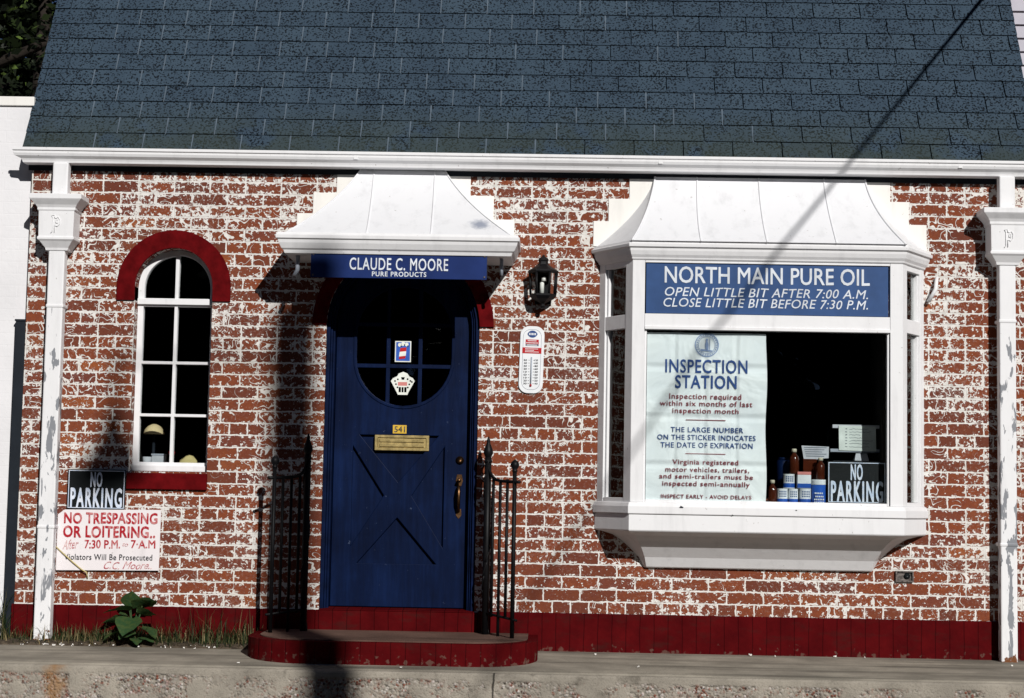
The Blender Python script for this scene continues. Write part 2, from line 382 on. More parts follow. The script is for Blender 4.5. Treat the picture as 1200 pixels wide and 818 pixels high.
# ------------------------------------------------------------------ mesh helpers
class MB:
    def __init__(s): s.v = []; s.f = []; s.mi = []; s.sm = []
    def add(s, vs, fs, m=0, smooth=False):
        o = len(s.v); s.v += [Vector(p) for p in vs]
        for f in fs: s.f.append([o + i for i in f]); s.mi.append(m); s.sm.append(smooth)
        return s
    def box(s, x0, x1, y0, y1, z0, z1, m=0):
        vs = [(x, y, z) for z in (z0, z1) for y in (y0, y1) for x in (x0, x1)]
        return s.add(vs, [(0, 2, 3, 1), (4, 5, 7, 6), (0, 1, 5, 4), (1, 3, 7, 5), (3, 2, 6, 7), (2, 0, 4, 6)], m)
    def obox(s, P, Q, s0, s1, t0, t1, z0, z1, m=0):
        P = Vector((*P, 0)); Q = Vector((*Q, 0)); d = (Q - P).normalized(); n = Vector((d.y, -d.x, 0))
        vs = [P + d * a + n * b + Vector((0, 0, z)) for z in (z0, z1) for b in (t0, t1) for a in (s0, s1)]
        return s.add(vs, [(0, 2, 3, 1), (4, 5, 7, 6), (0, 1, 5, 4), (1, 3, 7, 5), (3, 2, 6, 7), (2, 0, 4, 6)], m)
    def plate(s, outer, holes, y0, y1, m=0):
        loops = [outer] + list(holes)
        flat = [p for l in loops for p in l]; n = len(flat)
        tris = tessellate_polygon([[Vector((p[0], p[1], 0)) for p in l] for l in loops])
        vs = [(p[0], y0, p[1]) for p in flat] + [(p[0], y1, p[1]) for p in flat]
        fs = [tuple(t) for t in tris] + [tuple(n + i for i in reversed(t)) for t in tris]
        o = 0
        for l in loops:
            k = len(l)
            for i in range(k):
                a, b = o + i, o + (i + 1) % k
                fs.append((a, b, n + b, n + a))
            o += k
        return s.add(vs, fs, m)
    def prismx(s, prof, x0, x1, m=0, dx0=None, smooth=False):
        k = len(prof); dx0 = dx0 or [0] * k
        vs = [(x0 + dx0[i], p[0], p[1]) for i, p in enumerate(prof)] + [(x1, p[0], p[1]) for p in prof]
        fs = [(i, (i + 1) % k, k + (i + 1) % k, k + i) for i in range(k)] + [tuple(range(k - 1, -1, -1)), tuple(range(k, 2 * k))]
        return s.add(vs, fs, m, smooth)
    def prismz(s, plan, z0, z1, m=0, mtop=None):
        k = len(plan)
        vs = [(p[0], p[1], z0) for p in plan] + [(p[0], p[1], z1) for p in plan]
        s.add(vs, [(i, (i + 1) % k, k + (i + 1) % k, k + i) for i in range(k)] + [tuple(range(k - 1, -1, -1))], m)
        return s.add([(p[0], p[1], z1) for p in plan], [tuple(range(k))], m if mtop is None else mtop)
    def loft(s, secs, m=0, smooth=False, caps=True, closed=True):
        k = len(secs[0]); vs = [p for sec in secs for p in sec]; fs = []
        for j in range(len(secs) - 1):
            for i in range(k if closed else k - 1):
                a, b = j * k + i, j * k + (i + 1) % k
                fs.append((a, b, b + k, a + k))
        if caps: fs += [tuple(range(k - 1, -1, -1)), tuple(range((len(secs) - 1) * k, len(secs) * k))]
        return s.add(vs, fs, m, smooth)
    def tube(s, path, r, n=8, m=0, smooth=True):
        path = [Vector(p) for p in path]; rs = r if isinstance(r, (list, tuple)) else [r] * len(path)
        secs = []; prev = None
        for i, p in enumerate(path):
            d = (path[min(i + 1, len(path) - 1)] - path[max(i - 1, 0)]).normalized()
            a = prev if prev is not None else (Vector((0, 0, 1)) if abs(d.z) < .9 else Vector((1, 0, 0)))
            u = (a - d * a.dot(d)).normalized(); w = d.cross(u); prev = u
            secs.append([p + (u * math.cos(2 * math.pi * j / n) + w * math.sin(2 * math.pi * j / n)) * rs[i] for j in range(n)])
        return s.loft(secs, m, smooth)
    def lathe(s, prof, c, n=16, m=0, smooth=True, rot=0.0, sy=1.0):
        secs = [[(c[0] + r * math.cos(rot + 2 * math.pi * j / n), c[1] + sy * r * math.sin(rot + 2 * math.pi * j / n), c[2] + z) for j in range(n)] for r, z in prof]
        return s.loft(secs, m, smooth)
    def build(s, name, mats, root, parent=None, bevel=0.0, label=None, kind=None):
        off = Vector(root.location) if root else Vector()
        me = bpy.data.meshes.new(name)
        me.from_pydata([p - off for p in s.v], [], s.f)
        if not isinstance(mats, (list, tuple)): mats = [mats]
        for mt in mats: me.materials.append(M[mt])
        for p, a, b in zip(me.polygons, s.mi, s.sm): p.material_index = a; p.use_smooth = b
        bm = bmesh.new(); bm.from_mesh(me); bmesh.ops.recalc_face_normals(bm, faces=bm.faces); bm.to_mesh(me); bm.free()
        o = bpy.data.objects.new(name, me); COL.objects.link(o)
        if root: o.parent = parent or root
        if bevel:
            b = o.modifiers.new('bevel', 'BEVEL'); b.width = bevel; b.segments = 2; b.limit_method = 'ANGLE'; b.angle_limit = R(35)
        if label: o['label'] = label
        if kind: o['kind'] = kind
        return o

def tag(o, label, cat, group=None, kind=None):
    o['label'] = label; o['category'] = cat
    if group: o['group'] = group
    if kind: o['kind'] = kind
    return o
def thing(name, label, cat, loc, group=None):
    o = bpy.data.objects.new(name, None); COL.objects.link(o); o.location = loc; o.empty_display_size = .1
    return tag(o, label, cat, group)
def structure(o, kind='structure'): o['kind'] = kind; return o
def arc(cx, cz, r, a0, a1, n=24):
    return [(cx + r * math.cos(R(a0 + (a1 - a0) * i / n)), cz + r * math.sin(R(a0 + (a1 - a0) * i / n))) for i in range(n + 1)]

_cap = None
def text_mb(mb, body, X0, X1, Z0, Z1, y, mat=0, bold=0.0, shear=0.0, depth=.0012, tilt=0.0, space=1.0, wob=0.0):
    """flat raised lettering that fits the cap-height box (X0..X1, Z0..Z1), its face at y"""
    def mesh_of(b):
        c = bpy.data.curves.new('t', 'FONT'); c.body = b; c.shear = shear; c.resolution_u = 3; c.fill_mode = 'FRONT'; c.space_character = space
        o = bpy.data.objects.new('t', c); COL.objects.link(o)
        bpy.context.view_layer.update()
        me = bpy.data.meshes.new_from_object(o.evaluated_get(bpy.context.evaluated_depsgraph_get()))
        bpy.data.objects.remove(o); bpy.data.curves.remove(c)
        return me
    global _cap
    if _cap is None:
        h = mesh_of('H'); _cap = max(v.co.y for v in h.vertices)
    me = mesh_of(body)
    xs = [v.co.x for v in me.vertices]; x0, x1 = min(xs), max(xs)
    sx = (X1 - X0) / (x1 - x0); sz = (Z1 - Z0) / _cap; ct, st = math.cos(tilt), math.sin(tilt)
    cx, cz = (X0 + X1) / 2, (Z0 + Z1) / 2
    def xf(co):
        X = X0 + (co.x - x0) * sx; Z = Z0 + co.y * sz
        if wob: Z += wob * math.sin(X * 61 + body.__len__()) ; X += wob * .5 * math.sin(X * 43)
        return (cx + (X - cx) * ct - (Z - cz) * st, cz + (X - cx) * st + (Z - cz) * ct)
    bm = bmesh.new(); bm.from_mesh(me); bmesh.ops.remove_doubles(bm, verts=bm.verts, dist=1e-5)
    bm.verts.ensure_lookup_table(); bm.verts.index_update(); n = len(bm.verts)
    P = [xf(v.co) for v in bm.verts]
    fs = [tuple(v.index for v in f.verts) for f in bm.faces]
    fs += [(e.verts[0].index, e.verts[1].index, n + e.verts[1].index, n + e.verts[0].index) for e in bm.edges if len(e.link_faces) == 1]
    bw = max(bold, 0) * .9 * (Z1 - Z0) / _cap; bx_ = bw * min(1.0, max(.6, sx / sz))
    shifts = [(0, 0)] if bw <= 0 else [(0, 0), (bx_, 0), (-bx_, 0), (0, bw), (0, -bw), (bx_ * .7, bw * .7), (-bx_ * .7, bw * .7), (bx_ * .7, -bw * .7), (-bx_ * .7, -bw * .7)]
    for k, (ux, uz) in enumerate(shifts):
        yy = y - .00007 * k
        mb.add([(p[0] + ux, yy, p[1] + uz) for p in P] + [(p[0] + ux, y + depth, p[1] + uz) for p in P], fs, mat)
    bm.free(); bpy.data.meshes.remove(me)
    return mb

# ================================================================== SETTING
g = MB(); g.box(-400, 400, -400, 400, -.6, -.36); structure(g.build('street', 'asphalt', None))
sw = MB(); sw.prismx([(-.885, -.40), (-.885, -.046), (-.87, -.038), (.2, .0), (.2, -.40)], -40, 40); structure(sw.build('sidewalk', 'walk', None))
kb = MB(); kb.prismx([(-.93, -.40), (-.93, -.056), (-.915, -.046), (-.885, -.046), (-.885, -.40)], -40, 40)
structure(kb.build('kerb', 'kerb', None))
yd = MB(); yd.box(-40, 40, .2, 60, -.36, -.03); structure(yd.build('yard_ground', 'soil', None))
sb = MB(); sb.prismx([(-.20, -.012), (-.14, .004), (-.01, .012), (-.01, -.03), (-.20, -.03)], -6.0, -1.52)
sb.build('soil_strip', 'soil', None)['kind'] = 'structure'

# ================================================================== BUILDING
B = thing('brick_building', 'small brick shop with peeling whitewash, steep slate blue roof and dark red base', 'building', (-.12, 0, 0))
XL, XR = -2.97, 2.72
WC, WZ, WR = -2.131, 2.0, .222          # arched window centre, arch height, radius
DC, DZ, DR = -.820, 1.80, .435          # door
win_hole = [(WC - WR, .95), (WC + WR, .95)] + arc(WC, WZ, WR, 0, 180)
door_hole = [(DC - DR, .1956), (DC + DR, .1956)] + arc(DC, DZ, DR, 0, 180)
bay_hole = [(.50, .86), (1.89, .86), (1.89, 2.13), (.50, 2.13)]
w = MB(); w.plate([(XL, .1950), (XR, .1950), (XR, 2.80), (XL, 2.80)], [win_hole, [(p[0], max(p[1], .1956)) for p in door_hole], bay_hole], 0, .22)
w.build('front_wall', 'brick', B)
for x0, x1 in ((XL, XL + .22), (XR - .22, XR)):
    w = MB(); w.prismx([(.22, -.3), (4.5, -.3), (4.5, 2.7), (2.3, 6.85), (.22, 3.0)], x0, x1); w.build('gable_wall', 'brick', B)
w = MB(); w.box(XL + .22, XR - .22, 4.28, 4.5, -.3, 2.7); w.build('rear_wall', 'brick', B)
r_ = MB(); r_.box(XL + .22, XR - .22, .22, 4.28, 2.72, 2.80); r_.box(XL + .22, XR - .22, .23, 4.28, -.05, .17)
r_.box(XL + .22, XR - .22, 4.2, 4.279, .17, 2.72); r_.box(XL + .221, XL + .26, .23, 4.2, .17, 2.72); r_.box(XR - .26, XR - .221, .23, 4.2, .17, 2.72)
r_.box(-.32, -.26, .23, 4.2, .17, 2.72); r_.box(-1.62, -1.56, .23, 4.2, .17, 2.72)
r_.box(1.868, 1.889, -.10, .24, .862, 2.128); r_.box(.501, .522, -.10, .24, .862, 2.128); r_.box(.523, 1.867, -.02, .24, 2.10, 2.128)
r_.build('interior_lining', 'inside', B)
# red base course, split by the doorway
p_ = MB(); p_.box(XL - .012, DC - DR - .02, -.014, .22, -.3, .196); p_.box(DC + DR + .02, XR + .012, -.014, .22, -.3, .204)
p_.build('base_course', 'plinth', B, bevel=.004)
ts = MB(); ts.box(DC - DR - .019, DC + DR + .019, -.016, .22, -.1, .1965)
ts.build('door_riser', 'plinth', B, bevel=.004)
th = MB(); th.prismx([(-.02, .1968), (-.02, .2005), (.2, .213), (.2, .1968)], DC - DR + .001, DC + DR - .001); th.build('threshold', 'plinth', B)
# red brick arches
def arch_band(cx, cz, ri, ro, leg, y0, y1, n):
    mb = MB(); a = [(180.0 * i / n) for i in range(n + 1)]
    segs = [(a[i], a[i + 1]) for i in range(n)]
    outer = [(cx + ro, cz - leg)] + arc(cx, cz, ro, 0, 180, 32) + [(cx - ro, cz - leg)]
    inner = [(cx - ri, cz - leg)] + arc(cx, cz, ri, 180, 0, 32) + [(cx + ri, cz - leg)]
    mb.plate(outer + inner, [], y0, y1); return mb
arch_band(WC, WZ, WR, .325, .08, -.014, .10, 20).build('window_arch', 'arch', B, bevel=.006)
arch_band(DC, DZ, DR, .515, .0, -.014, .12, 24).build('door_arch', 'arch', B, bevel=.006)

# --- roof of overlapping shingle tabs
PITCH = R(61); cs, sn = math.cos(PITCH), math.sin(PITCH); EY, EZ = -.10, 2.765
RX0, RX1 = -3.0, 2.752
rf = MB()
ry = 2.3; rz = EZ + (ry - EY) * sn / cs
rf.prismx([(EY, EZ - .012), (ry, rz - .012), (2 * ry - EY, EZ - .012), (2 * ry - EY - .06, EZ - .06), (ry, rz - .10), (EY + .06, EZ - .06)], RX0 + .004, RX1 - .004)
def rp(x, s, h): return (x, EY + s * cs - h * sn, EZ + s * sn + h * cs)
e_, tw = .122, .279; off = 0.0; row = 0; sl_ = 0.0
rr = random.Random(3)
while sl_ < (ry - EY) / cs - .02:
    off = (off - tw * rr.choice((.44, .44, .43, .46, .40, -.42))) % tw
    x = RX0 - off
    wav = rr.uniform(-.002, .002)
    while x < RX1:
        a, b = max(x + .0035, RX0), min(x + tw - .0035, RX1)
        if b - a > .02:
            j0, j1 = rr.uniform(-.0022, .0022) + wav, rr.uniform(-.0022, .0022) + wav
            h = .010 + rr.uniform(-.001, .002)
            s1 = min(sl_ + e_ + .03, (ry - EY) / cs)
            ch = rr.uniform(.002, .007)
            bot = [(a, j0 + ch), (a + ch, j0), (b - ch, j1), (b, j1 + ch)]
            vs = [rp(px, sl_ + q, h) for px, q in bot] + [rp(b, s1, .001), rp(a, s1, .001)] + [rp(px, sl_ + q, h - .0075) for px, q in bot] + [rp(b, s1, -.004), rp(a, s1, -.004)]
            fs = [(0, 1, 2, 3, 4, 5), (11, 10, 9, 8, 7, 6)] + [(i, (i + 1) % 6, 6 + (i + 1) % 6, 6 + i) for i in range(6)]
            rf.add(vs, fs[:2]); rf.add(vs, fs[2:], 2)
            if a > RX0 + .01 and row < 14 and b < rr.uniform(-.9, 1.6):
                rf.add([rp(b - .001, sl_, .006), rp(b + .0075, sl_, .006), rp(b + .0075, sl_ + e_, .005), rp(b - .001, sl_ + e_, .005)], [(0, 1, 2, 3)], 1)
        x += tw
    sl_ += e_ * rr.uniform(.985, 1.015); row += 1
rf.build('roof', ['roof', 'slot', 'core'], B)
# --- gutter and the dark strip for its shadow
gt = MB()
prof = [(-.008, 2.690), (-.085, 2.690), (-.088, 2.702), (-.093, 2.712), (-.110, 2.726), (-.116, 2.740), (-.116, 2.752), (-.124, 2.756), (-.124, 2.772), (-.113, 2.772), (-.110, 2.735), (-.008, 2.735)]
gt.prismx(prof, -3.055, 2.95, 0, [.055, .055, .05, .045, .012, .006, .006, 0, 0, .004, .03, .05])
for xj in (-1.1, .62, 2.3): gt.box(xj - .012, xj + .012, -.1165, -.108, 2.728, 2.7525)
gt.build('gutter', 'white', B, bevel=.0015)
fa = MB(); fa.box(-2.99, 2.74, -.007, .0, 2.66, 2.75); fa.build('gutter_shadow_strip', 'dark', B)  # dark strip that paints the gutter's shadow along the wall top

# --- stepped white surrounds
def surround(poly):
    mb = MB(); mb.plate(poly, [], -.006, .003); return mb
surround([(-1.217, 2.70), (-1.217, 2.555), (-1.350, 2.555), (-1.350, 2.435), (-1.44, 2.435), (-1.44, 2.30), (-.20, 2.30), (-.20, 2.415), (-.318, 2.415), (-.318, 2.55), (-.452, 2.55), (-.452, 2.70)]).build('stepped_surround', 'step_white', B, bevel=.002)
surround([(.452, 2.70), (.452, 2.545), (.335, 2.545), (.335, 2.415), (.25, 2.415), (.25, 2.27), (2.135, 2.27), (2.135, 2.42), (2.035, 2.42), (2.035, 2.55), (1.93, 2.55), (1.93, 2.70)]).build('stepped_surround', 'step_white', B, bevel=.002)

# --- downspouts with square rain heads
def downspout(cx, seed):
    d = MB(); d.box(cx - .042, cx + .046, -.098, -.035, 2.50, 2.69); d.box(cx - .046, cx + .046, -.10, -.035, -.028, 2.19)
    for z in (.62, 1.86): d.box(cx - .050, cx + .050, -.104, -.001, z, z + .022)
    ds = d.build('downspout', 'pipe', B, bevel=.007)
    h = MB()
    def sq(w_, y0, z): return [(cx - w_, y0, z), (cx + w_, y0, z), (cx + w_, -.004, z), (cx - w_, -.004, z)]
    h.loft([sq(.062, -.105, 2.185), sq(.066, -.108, 2.20), sq(.092, -.130, 2.235), sq(.104, -.140, 2.245), sq(.104, -.140, 2.258), sq(.098, -.135, 2.262), sq(.101, -.138, 2.405),
            sq(.108, -.142, 2.412), sq(.108, -.142, 2.425), sq(.118, -.150, 2.440), sq(.142, -.172, 2.466), sq(.148, -.176, 2.472), sq(.148, -.176, 2.498), sq(.140, -.170, 2.500)])
    hd = h.build('rain_head', 'white', B, parent=ds, bevel=.002)
    e = MB()
    xe, ze = cx - .004, 2.335
    e.tube([(xe - .022, -.140, ze - .055), (xe - .014, -.140, ze - .045), (xe - .014, -.140, ze + .03), (xe - .022, -.140, ze + .042), (xe - .004, -.140, ze + .046), (xe - .004, -.140, ze + .03)], .0022, 6)
    e.tube([(xe - .003, -.140, ze - .052), (xe - .004, -.140, ze - .012), (xe + .012, -.140, ze - .018), (xe + .024, -.140, ze - .006), (xe + .026, -.140, ze + .02), (xe + .016, -.140, ze + .036), (xe + .004, -.140, ze + .028), (xe - .004, -.140, ze + .032)], .0022, 6)
    e.tube([(xe + .003, -.140, ze + .003), (xe + .014, -.140, ze + .0), (xe + .015, -.140, ze + .018), (xe + .004, -.140, ze + .018), (xe + .003, -.140, ze + .003)], .0016, 6)
    e.build('letter_emblem', 'white', B, parent=ds)
downspout(-2.782, 1); downspout(2.564, 2)

# --- arched window
yw = .075
fo = [(WC - WR + .001, .952), (WC + WR - .001, .952)] + arc(WC, WZ, WR - .001, 0, 180)
x0, x1 = WC - WR + .034, WC + WR - .022
holes = []
def rect(a, b, c, d): return [(a, c), (b, c), (b, d), (a, d)]
mz = [1.004, 1.272, 1.572, 1.895]
for i in range(3):
    zl, zh = mz[i] + (.008 if i else 0), mz[i + 1] - (.008 if i < 2 else 0)
    holes += [rect(x0, WC - .009, zl, zh), rect(WC + .009, x1, zl, zh)]
ra = .186
tl = [(WC - .009, 1.942)] + [p for p in arc(WC, WZ, ra, 93, 180, 12)] + [(WC - ra, 1.942)]
trr = [(WC + ra + .008, 1.942)] + [p for p in arc(WC + .002, WZ, ra + .006, 0, 87, 12)] + [(WC + .009, 1.942)]
holes += [tl, trr]
f = MB(); f.plate(fo, holes, yw, yw + .04)
f.box(WC - WR + .002, WC + WR - .002, yw - .018, yw + .001, 1.905, 1.938); f.box(WC - WR + .002, WC + WR - .002, yw - .022, yw + .001, .953, .985)
wf = f.build('window', 'white', B, bevel=.003)
f = MB(); f.plate(rect(WC - WR + .01, WC + WR - .01, .97, WZ) [:2] + arc(WC, WZ, WR - .012, 0, 180), [], yw + .022, yw + .026); f.build('pane', 'glass', B, parent=wf)
f = MB(); f.prismx([(-.022, .85), (-.022, .938), (.05, .953), (.05, .85)], WC - WR - .006, WC + WR + .004); f.build('sill', 'arch', B, parent=wf, bevel=.004)

# --- door
yd0, yd1 = .098, .15
ow = .046
fr = MB()
def archpoly(r, z0): return [(DC - r, z0), (DC + r, z0)] + arc(DC, DZ, r, 0, 180)
for rO, rI, ya, yb in ((DR - .001, DR - .022, .012, .165), (DR - .0225, DR - .034, .030, .165), (DR - .0345, DR - ow, .045, .165)):
    o_ = [(DC + rO, .2)] + arc(DC, DZ, rO, 0, 180) + [(DC - rO, .2)]; i_ = [(DC - rI, .2)] + arc(DC, DZ, rI, 180, 0) + [(DC + rI, .2)]
    fr.plate(o_ + i_, [], ya, yb)
door_r = DR - ow - .003
lf = MB()
GX, GR = -.818, .278
ghole = arc(GX, 1.622, GR, 180, 360, 20) + arc(GX, 1.76, GR, 0, 180, 20)
lf.plate(archpoly(door_r, .212), [ghole], yd0 + .022, yd1)
# front layer with four triangular recesses of the crossbuck and a rail/stile border
tri = [[(-1.06, 1.182), (-.61, 1.182), (-.836, .915)], [(-1.098, 1.12), (-.915, .84), (-1.098, .55)], [(-.575, 1.12), (-.757, .84), (-.575, .55)], [(-1.06, .455), (-.61, .455), (-.836, .715)]]
lf.plate(archpoly(door_r, .212), [ghole] + [list(t) for t in tri], yd0 - .001, yd0 + .0215)
gl_o = arc(GX, 1.622, GR + .012, 180, 360, 20) + arc(GX, 1.76, GR + .012, 0, 180, 20)
lf.plate(gl_o, [arc(GX, 1.622, GR - .006, 180, 360, 20) + arc(GX, 1.76, GR - .006, 0, 180, 20)], yd0 - .006, yd0 + .02)
dr = lf.build('door', 'blue', B, bevel=.0045)
fr.build('door_frame', 'blue_dark', B, parent=dr, bevel=.003)
mu = MB()
for xm in (-.909, -.726): mu.box(xm - .011, xm + .011, yd0 + .004, yd0 + .03, 1.36, 2.02)
for zm in (1.577, 1.815): mu.box(GX - GR + .002, GX + GR - .002, yd0 + .003, yd0 + .031, zm - .011, zm + .011)
mu.build('muntin', 'blue', B, parent=dr, bevel=.002)
pg = MB(); pg.plate(arc(GX, 1.622, GR, 180, 360, 20) + arc(GX, 1.76, GR, 0, 180, 20), [], yd0 + .016, yd0 + .020); pg.build('pane', 'glass', B, parent=dr)
ms = MB(); ms.plate(rect(-.973, -.664, 1.095, 1.182), [rect(-.957, -.680, 1.110, 1.167)], yd0 - .010, yd0 + .002)
ms.box(-.956, -.681, yd0 - .003, yd0 + .001, 1.111, 1.166); ms.box(-.945, -.692, yd0 - .009, yd0 - .0031, 1.143, 1.160); ms.box(-.945, -.692, yd0 - .009, yd0 - .0031, 1.116, 1.134)
ms.build('mail_slot', 'brass', B, parent=dr, bevel=.002)
npl = MB(); npl.plate(rect(-.872, -.794, 1.192, 1.240), [], yd0 - .004, yd0); text_mb(npl, '541', -.863, -.803, 1.200, 1.232, yd0 - .0055, 1, .012)
npl.build('number_plate', ['yellow', 'black_text'], B, parent=dr, bevel=.001)
hw = MB(); hx = -.487
hw.lathe([(0, 0), (.024, 0), (.024, .004), (.016, .008), (.016, .012), (0, .012)], (0, 0, 0), 18)
for v in hw.v: v.xyz = (hx + v.x, yd0 - v.z, 1.045 + v.y)
hw.build('deadbolt', 'oldbrass', B, parent=dr)
hb = MB()
hb.plate([(hx - .02, .93), (hx - .013, .965), (hx + .013, .965), (hx + .02, .93), (hx + .012, .90), (hx - .012, .90)], [], yd0 - .006, yd0)
hb.plate([(hx - .013, .77), (hx + .013, .77), (hx + .016, .735), (hx, .715), (hx - .016, .735)], [], yd0 - .006, yd0)
hb.tube([(hx, yd0, .905), (hx, yd0 - .04, .895), (hx, yd0 - .052, .86), (hx, yd0 - .05, .81), (hx, yd0 - .03, .765), (hx, yd0, .755)], [.007, .009, .011, .010, .008, .007], 10)
hb.tube([(hx, yd0 - .002, .932), (hx, yd0 - .03, .936), (hx, yd0 - .045, .928)], [.005, .009, .011], 8)
hb.build('door_handle', 'oldbrass', B, parent=dr)
# stickers on the door glass
s1 = MB(); ys = yd0 + .0145
s1.plate(rect(-.872, -.780, 1.602, 1.722), [], ys, ys + .0008, 0)
s1.plate(rect(-.866, -.786, 1.608, 1.716), [], ys - .0004, ys - .0001, 1)
ca = [(-.849, 1.617), (-.812, 1.622), (-.806, 1.686), (-.842, 1.682)]
s1.plate(ca, [], ys - .0009, ys - .0005, 2)
s1.plate([(-.8487, 1.633), (-.8095, 1.638), (-.8075, 1.664), (-.845, 1.660)], [], ys - .0014, ys - .0010, 0)
for dx, dz, rr_ in ((-.845, 1.700, .011), (-.826, 1.706, .012), (-.806, 1.703, .011)): s1.plate(arc(dx, dz, rr_, 0, 330, 12), [], ys - .0013, ys - .0010, 0)
for dx, dz in ((-.838, 1.693), (-.818, 1.700), (-.799, 1.694)): s1.plate(arc(dx, dz, .004, 0, 330, 8), [], ys - .0018, ys - .0014, 3)
s1.build('window_sticker', ['decal_white', 'decal_blue', 'red', 'black'], B, parent=dr, label='blue and red sticker of a drink can')
s2 = MB()
bowl = [(-.892, 1.492), (-.880, 1.508), (-.856, 1.520), (-.848, 1.535), (-.822, 1.546), (-.797, 1.536), (-.787, 1.520), (-.766, 1.510), (-.755, 1.494), (-.762, 1.480), (-.790, 1.428), (-.795, 1.414), (-.850, 1.414), (-.857, 1.428)]
hol = [rect(-.846, -.833, 1.428, 1.458), rect(-.829, -.818, 1.428, 1.458), rect(-.814, -.801, 1.428, 1.458), [(-.830, 1.500), (-.816, 1.500), (-.812, 1.515), (-.834, 1.515)]]
for cx_, cz_ in ((-.868, 1.492), (-.852, 1.502), (-.862, 1.474), (-.853, 1.456), (-.780, 1.494), (-.796, 1.504), (-.786, 1.474), (-.794, 1.456), (-.771, 1.488)): hol.append(arc(cx_, cz_, .0055, 0, 315, 7))
s2.plate(bowl, hol, ys, ys + .0008, 0); s2.plate(rect(-.851, -.798, 1.466, 1.487), [], ys - .0005, ys - .0001, 1)
s2.build('window_sticker', ['decal_white', 'decal_pink'], B, parent=dr, label='white cut-out sticker with a pink band')

# --- bell-curved hoods
def bez(t, a, b):     # quadratic from (0,1) through control (a,b) to (1,0): projection, height
    return (2 * t * (1 - t) * a + t * t, (1 - t) ** 2 + 2 * t * (1 - t) * b)
def hood_secs(xtl, xtr, xbl, xbr, wbl, wbr, P, zt, zb, a, b, n=14):
    out = []
    for i in range(n + 1):
        p, h = bez(i / n, a, b); z = zb + (zt - zb) * h
        L = lambda u, v: u + (v - u) * p
        out.append([(L(xtl, wbl), -.004, z), (L(xtl, xbl), -.012 - P * p, z), (L(xtr, xbr), -.012 - P * p, z), (L(xtr, wbr), -.004, z)])
    return out
def seam(mb, secs, ft, fb, r=.0045):
    n = len(secs) - 1; pts = []
    for i, sct in enumerate(secs):
        p = bez(i / n, .18, .47)[0]
        fr_ = ft + (fb - ft) * p
        A, Bq = Vector(sct[1]), Vector(sct[2]); pts.append(A.lerp(Bq, fr_) + Vector((0, -.0015, 0)))
    mb.tube(pts, r, 6)
def eave(mb, secs_fn, lst):
    mb.loft([secs_fn(e, z) for e, z in lst])
hs = hood_secs(-1.082, -.599, -1.435, -.205, -1.440, -.200, .405, 2.688, 2.262, .33, .48)
h = MB()
for k in range(3):       # three sheets, each its own smooth surface
    pass
h.loft([[s_[1], s_[2]] for s_ in hs], 0, True, False, False)
h.loft([[s_[0], s_[1]] for s_ in hs], 0, True, False, False); h.loft([[s_[2], s_[3]] for s_ in hs], 0, True, False, False)
hood = h.build('door_hood', 'hood', B)
for a_, b_, r_s in ((-1.004, -.997, .0045), (-.657, -.646, .0045), (0, 0, .005), (1, 1, .005)):
    sm = MB()
    if a_ < 0:
        sm.tube([Vector((a_ + (b_ - a_) * i / 14, s_[1][1] - .0015, s_[1][2])) for i, s_ in enumerate(hs)], r_s, 6)
    else: seam(sm, hs, a_, b_, r_s)
    sm.build('standing_seam', 'hood', B, parent=hood)
ev = MB()
def hsec(e, z): return [(-1.445 - e, -.004, z), (-1.445 - e, -.40 - e, z), (-.205 + e, -.40 - e, z), (-.205 + e, -.004, z)]
eave(ev, hsec, [(.0, 2.150), (.004, 2.162), (.006, 2.168), (.016, 2.176), (.03, 2.205), (.034, 2.222), (.044, 2.228), (.046, 2.246), (.040, 2.250), (.034, 2.262), (.0, 2.266)])
ev.build('eave_moulding', 'white', B, parent=hood, bevel=.0015)
bk = MB(); bk.tube([(-1.385, -.30, 2.15), (-1.385, -.30, 2.07), (-1.40, -.31, 2.04)], .012, 8); bk.build('sign_bracket', 'steel', B, parent=hood)
bk = MB(); bk.tube([(-.26, -.30, 2.15), (-.26, -.28, 2.06)], .010, 8); bk.build('sign_bracket', 'steel', B, parent=hood)

# --- bay window
BC = 1.205; AW, BW, BP = .915, .741, .27
def bay_sec(e, z, yb=-.003):
    nx, ny = -BP / math.hypot(BP, AW - BW), -(AW - BW) / math.hypot(BP, AW - BW)
    ux, uy = (AW - BW) / math.hypot(BP, AW - BW), -BP / math.hypot(BP, AW - BW)
    ax, ay = -AW + nx * e, ny * e
    def at(y): t = (y - ay) / uy; return ax + ux * t
    xf, xw = at(-BP - e), at(yb)
    return [(BC + xw, yb, z), (BC + xf, -BP - e, z), (BC - xf, -BP - e, z), (BC - xw, yb, z)]
Al, Bl, Br, Ar = (BC - AW, 0), (BC - BW, -BP), (BC + BW, -BP), (BC + AW, 0)
LF = 2 * BW; LS = math.hypot(BP, AW - BW)
fm = MB()
Z0, Z1 = .83, 2.172
# front
fm.obox(Bl, Br, .000, .068, -.055, .0, Z0, Z1); fm.obox(Bl, Br, LF - .068, LF, -.055, .0, Z0, Z1)
fm.obox(Bl, Br, .069, LF - .069, -.055, -.001, 2.147, Z1 - .002); fm.obox(Bl, Br, .069, LF - .069, -.055, -.001, 1.783, 1.864)
fm.obox(Bl, Br, .069, LF - .069, -.045, .006, 1.777, 1.795)
fm.obox(Bl, Br, .069, .082, -.05, -.014, Z0, 1.777); fm.obox(Bl, Br, LF - .082, LF - .069, -.05, -.014, Z0, 1.777); fm.obox(Bl, Br, .083, LF - .083, -.05, -.014, Z0 - .001, Z0 + .014)
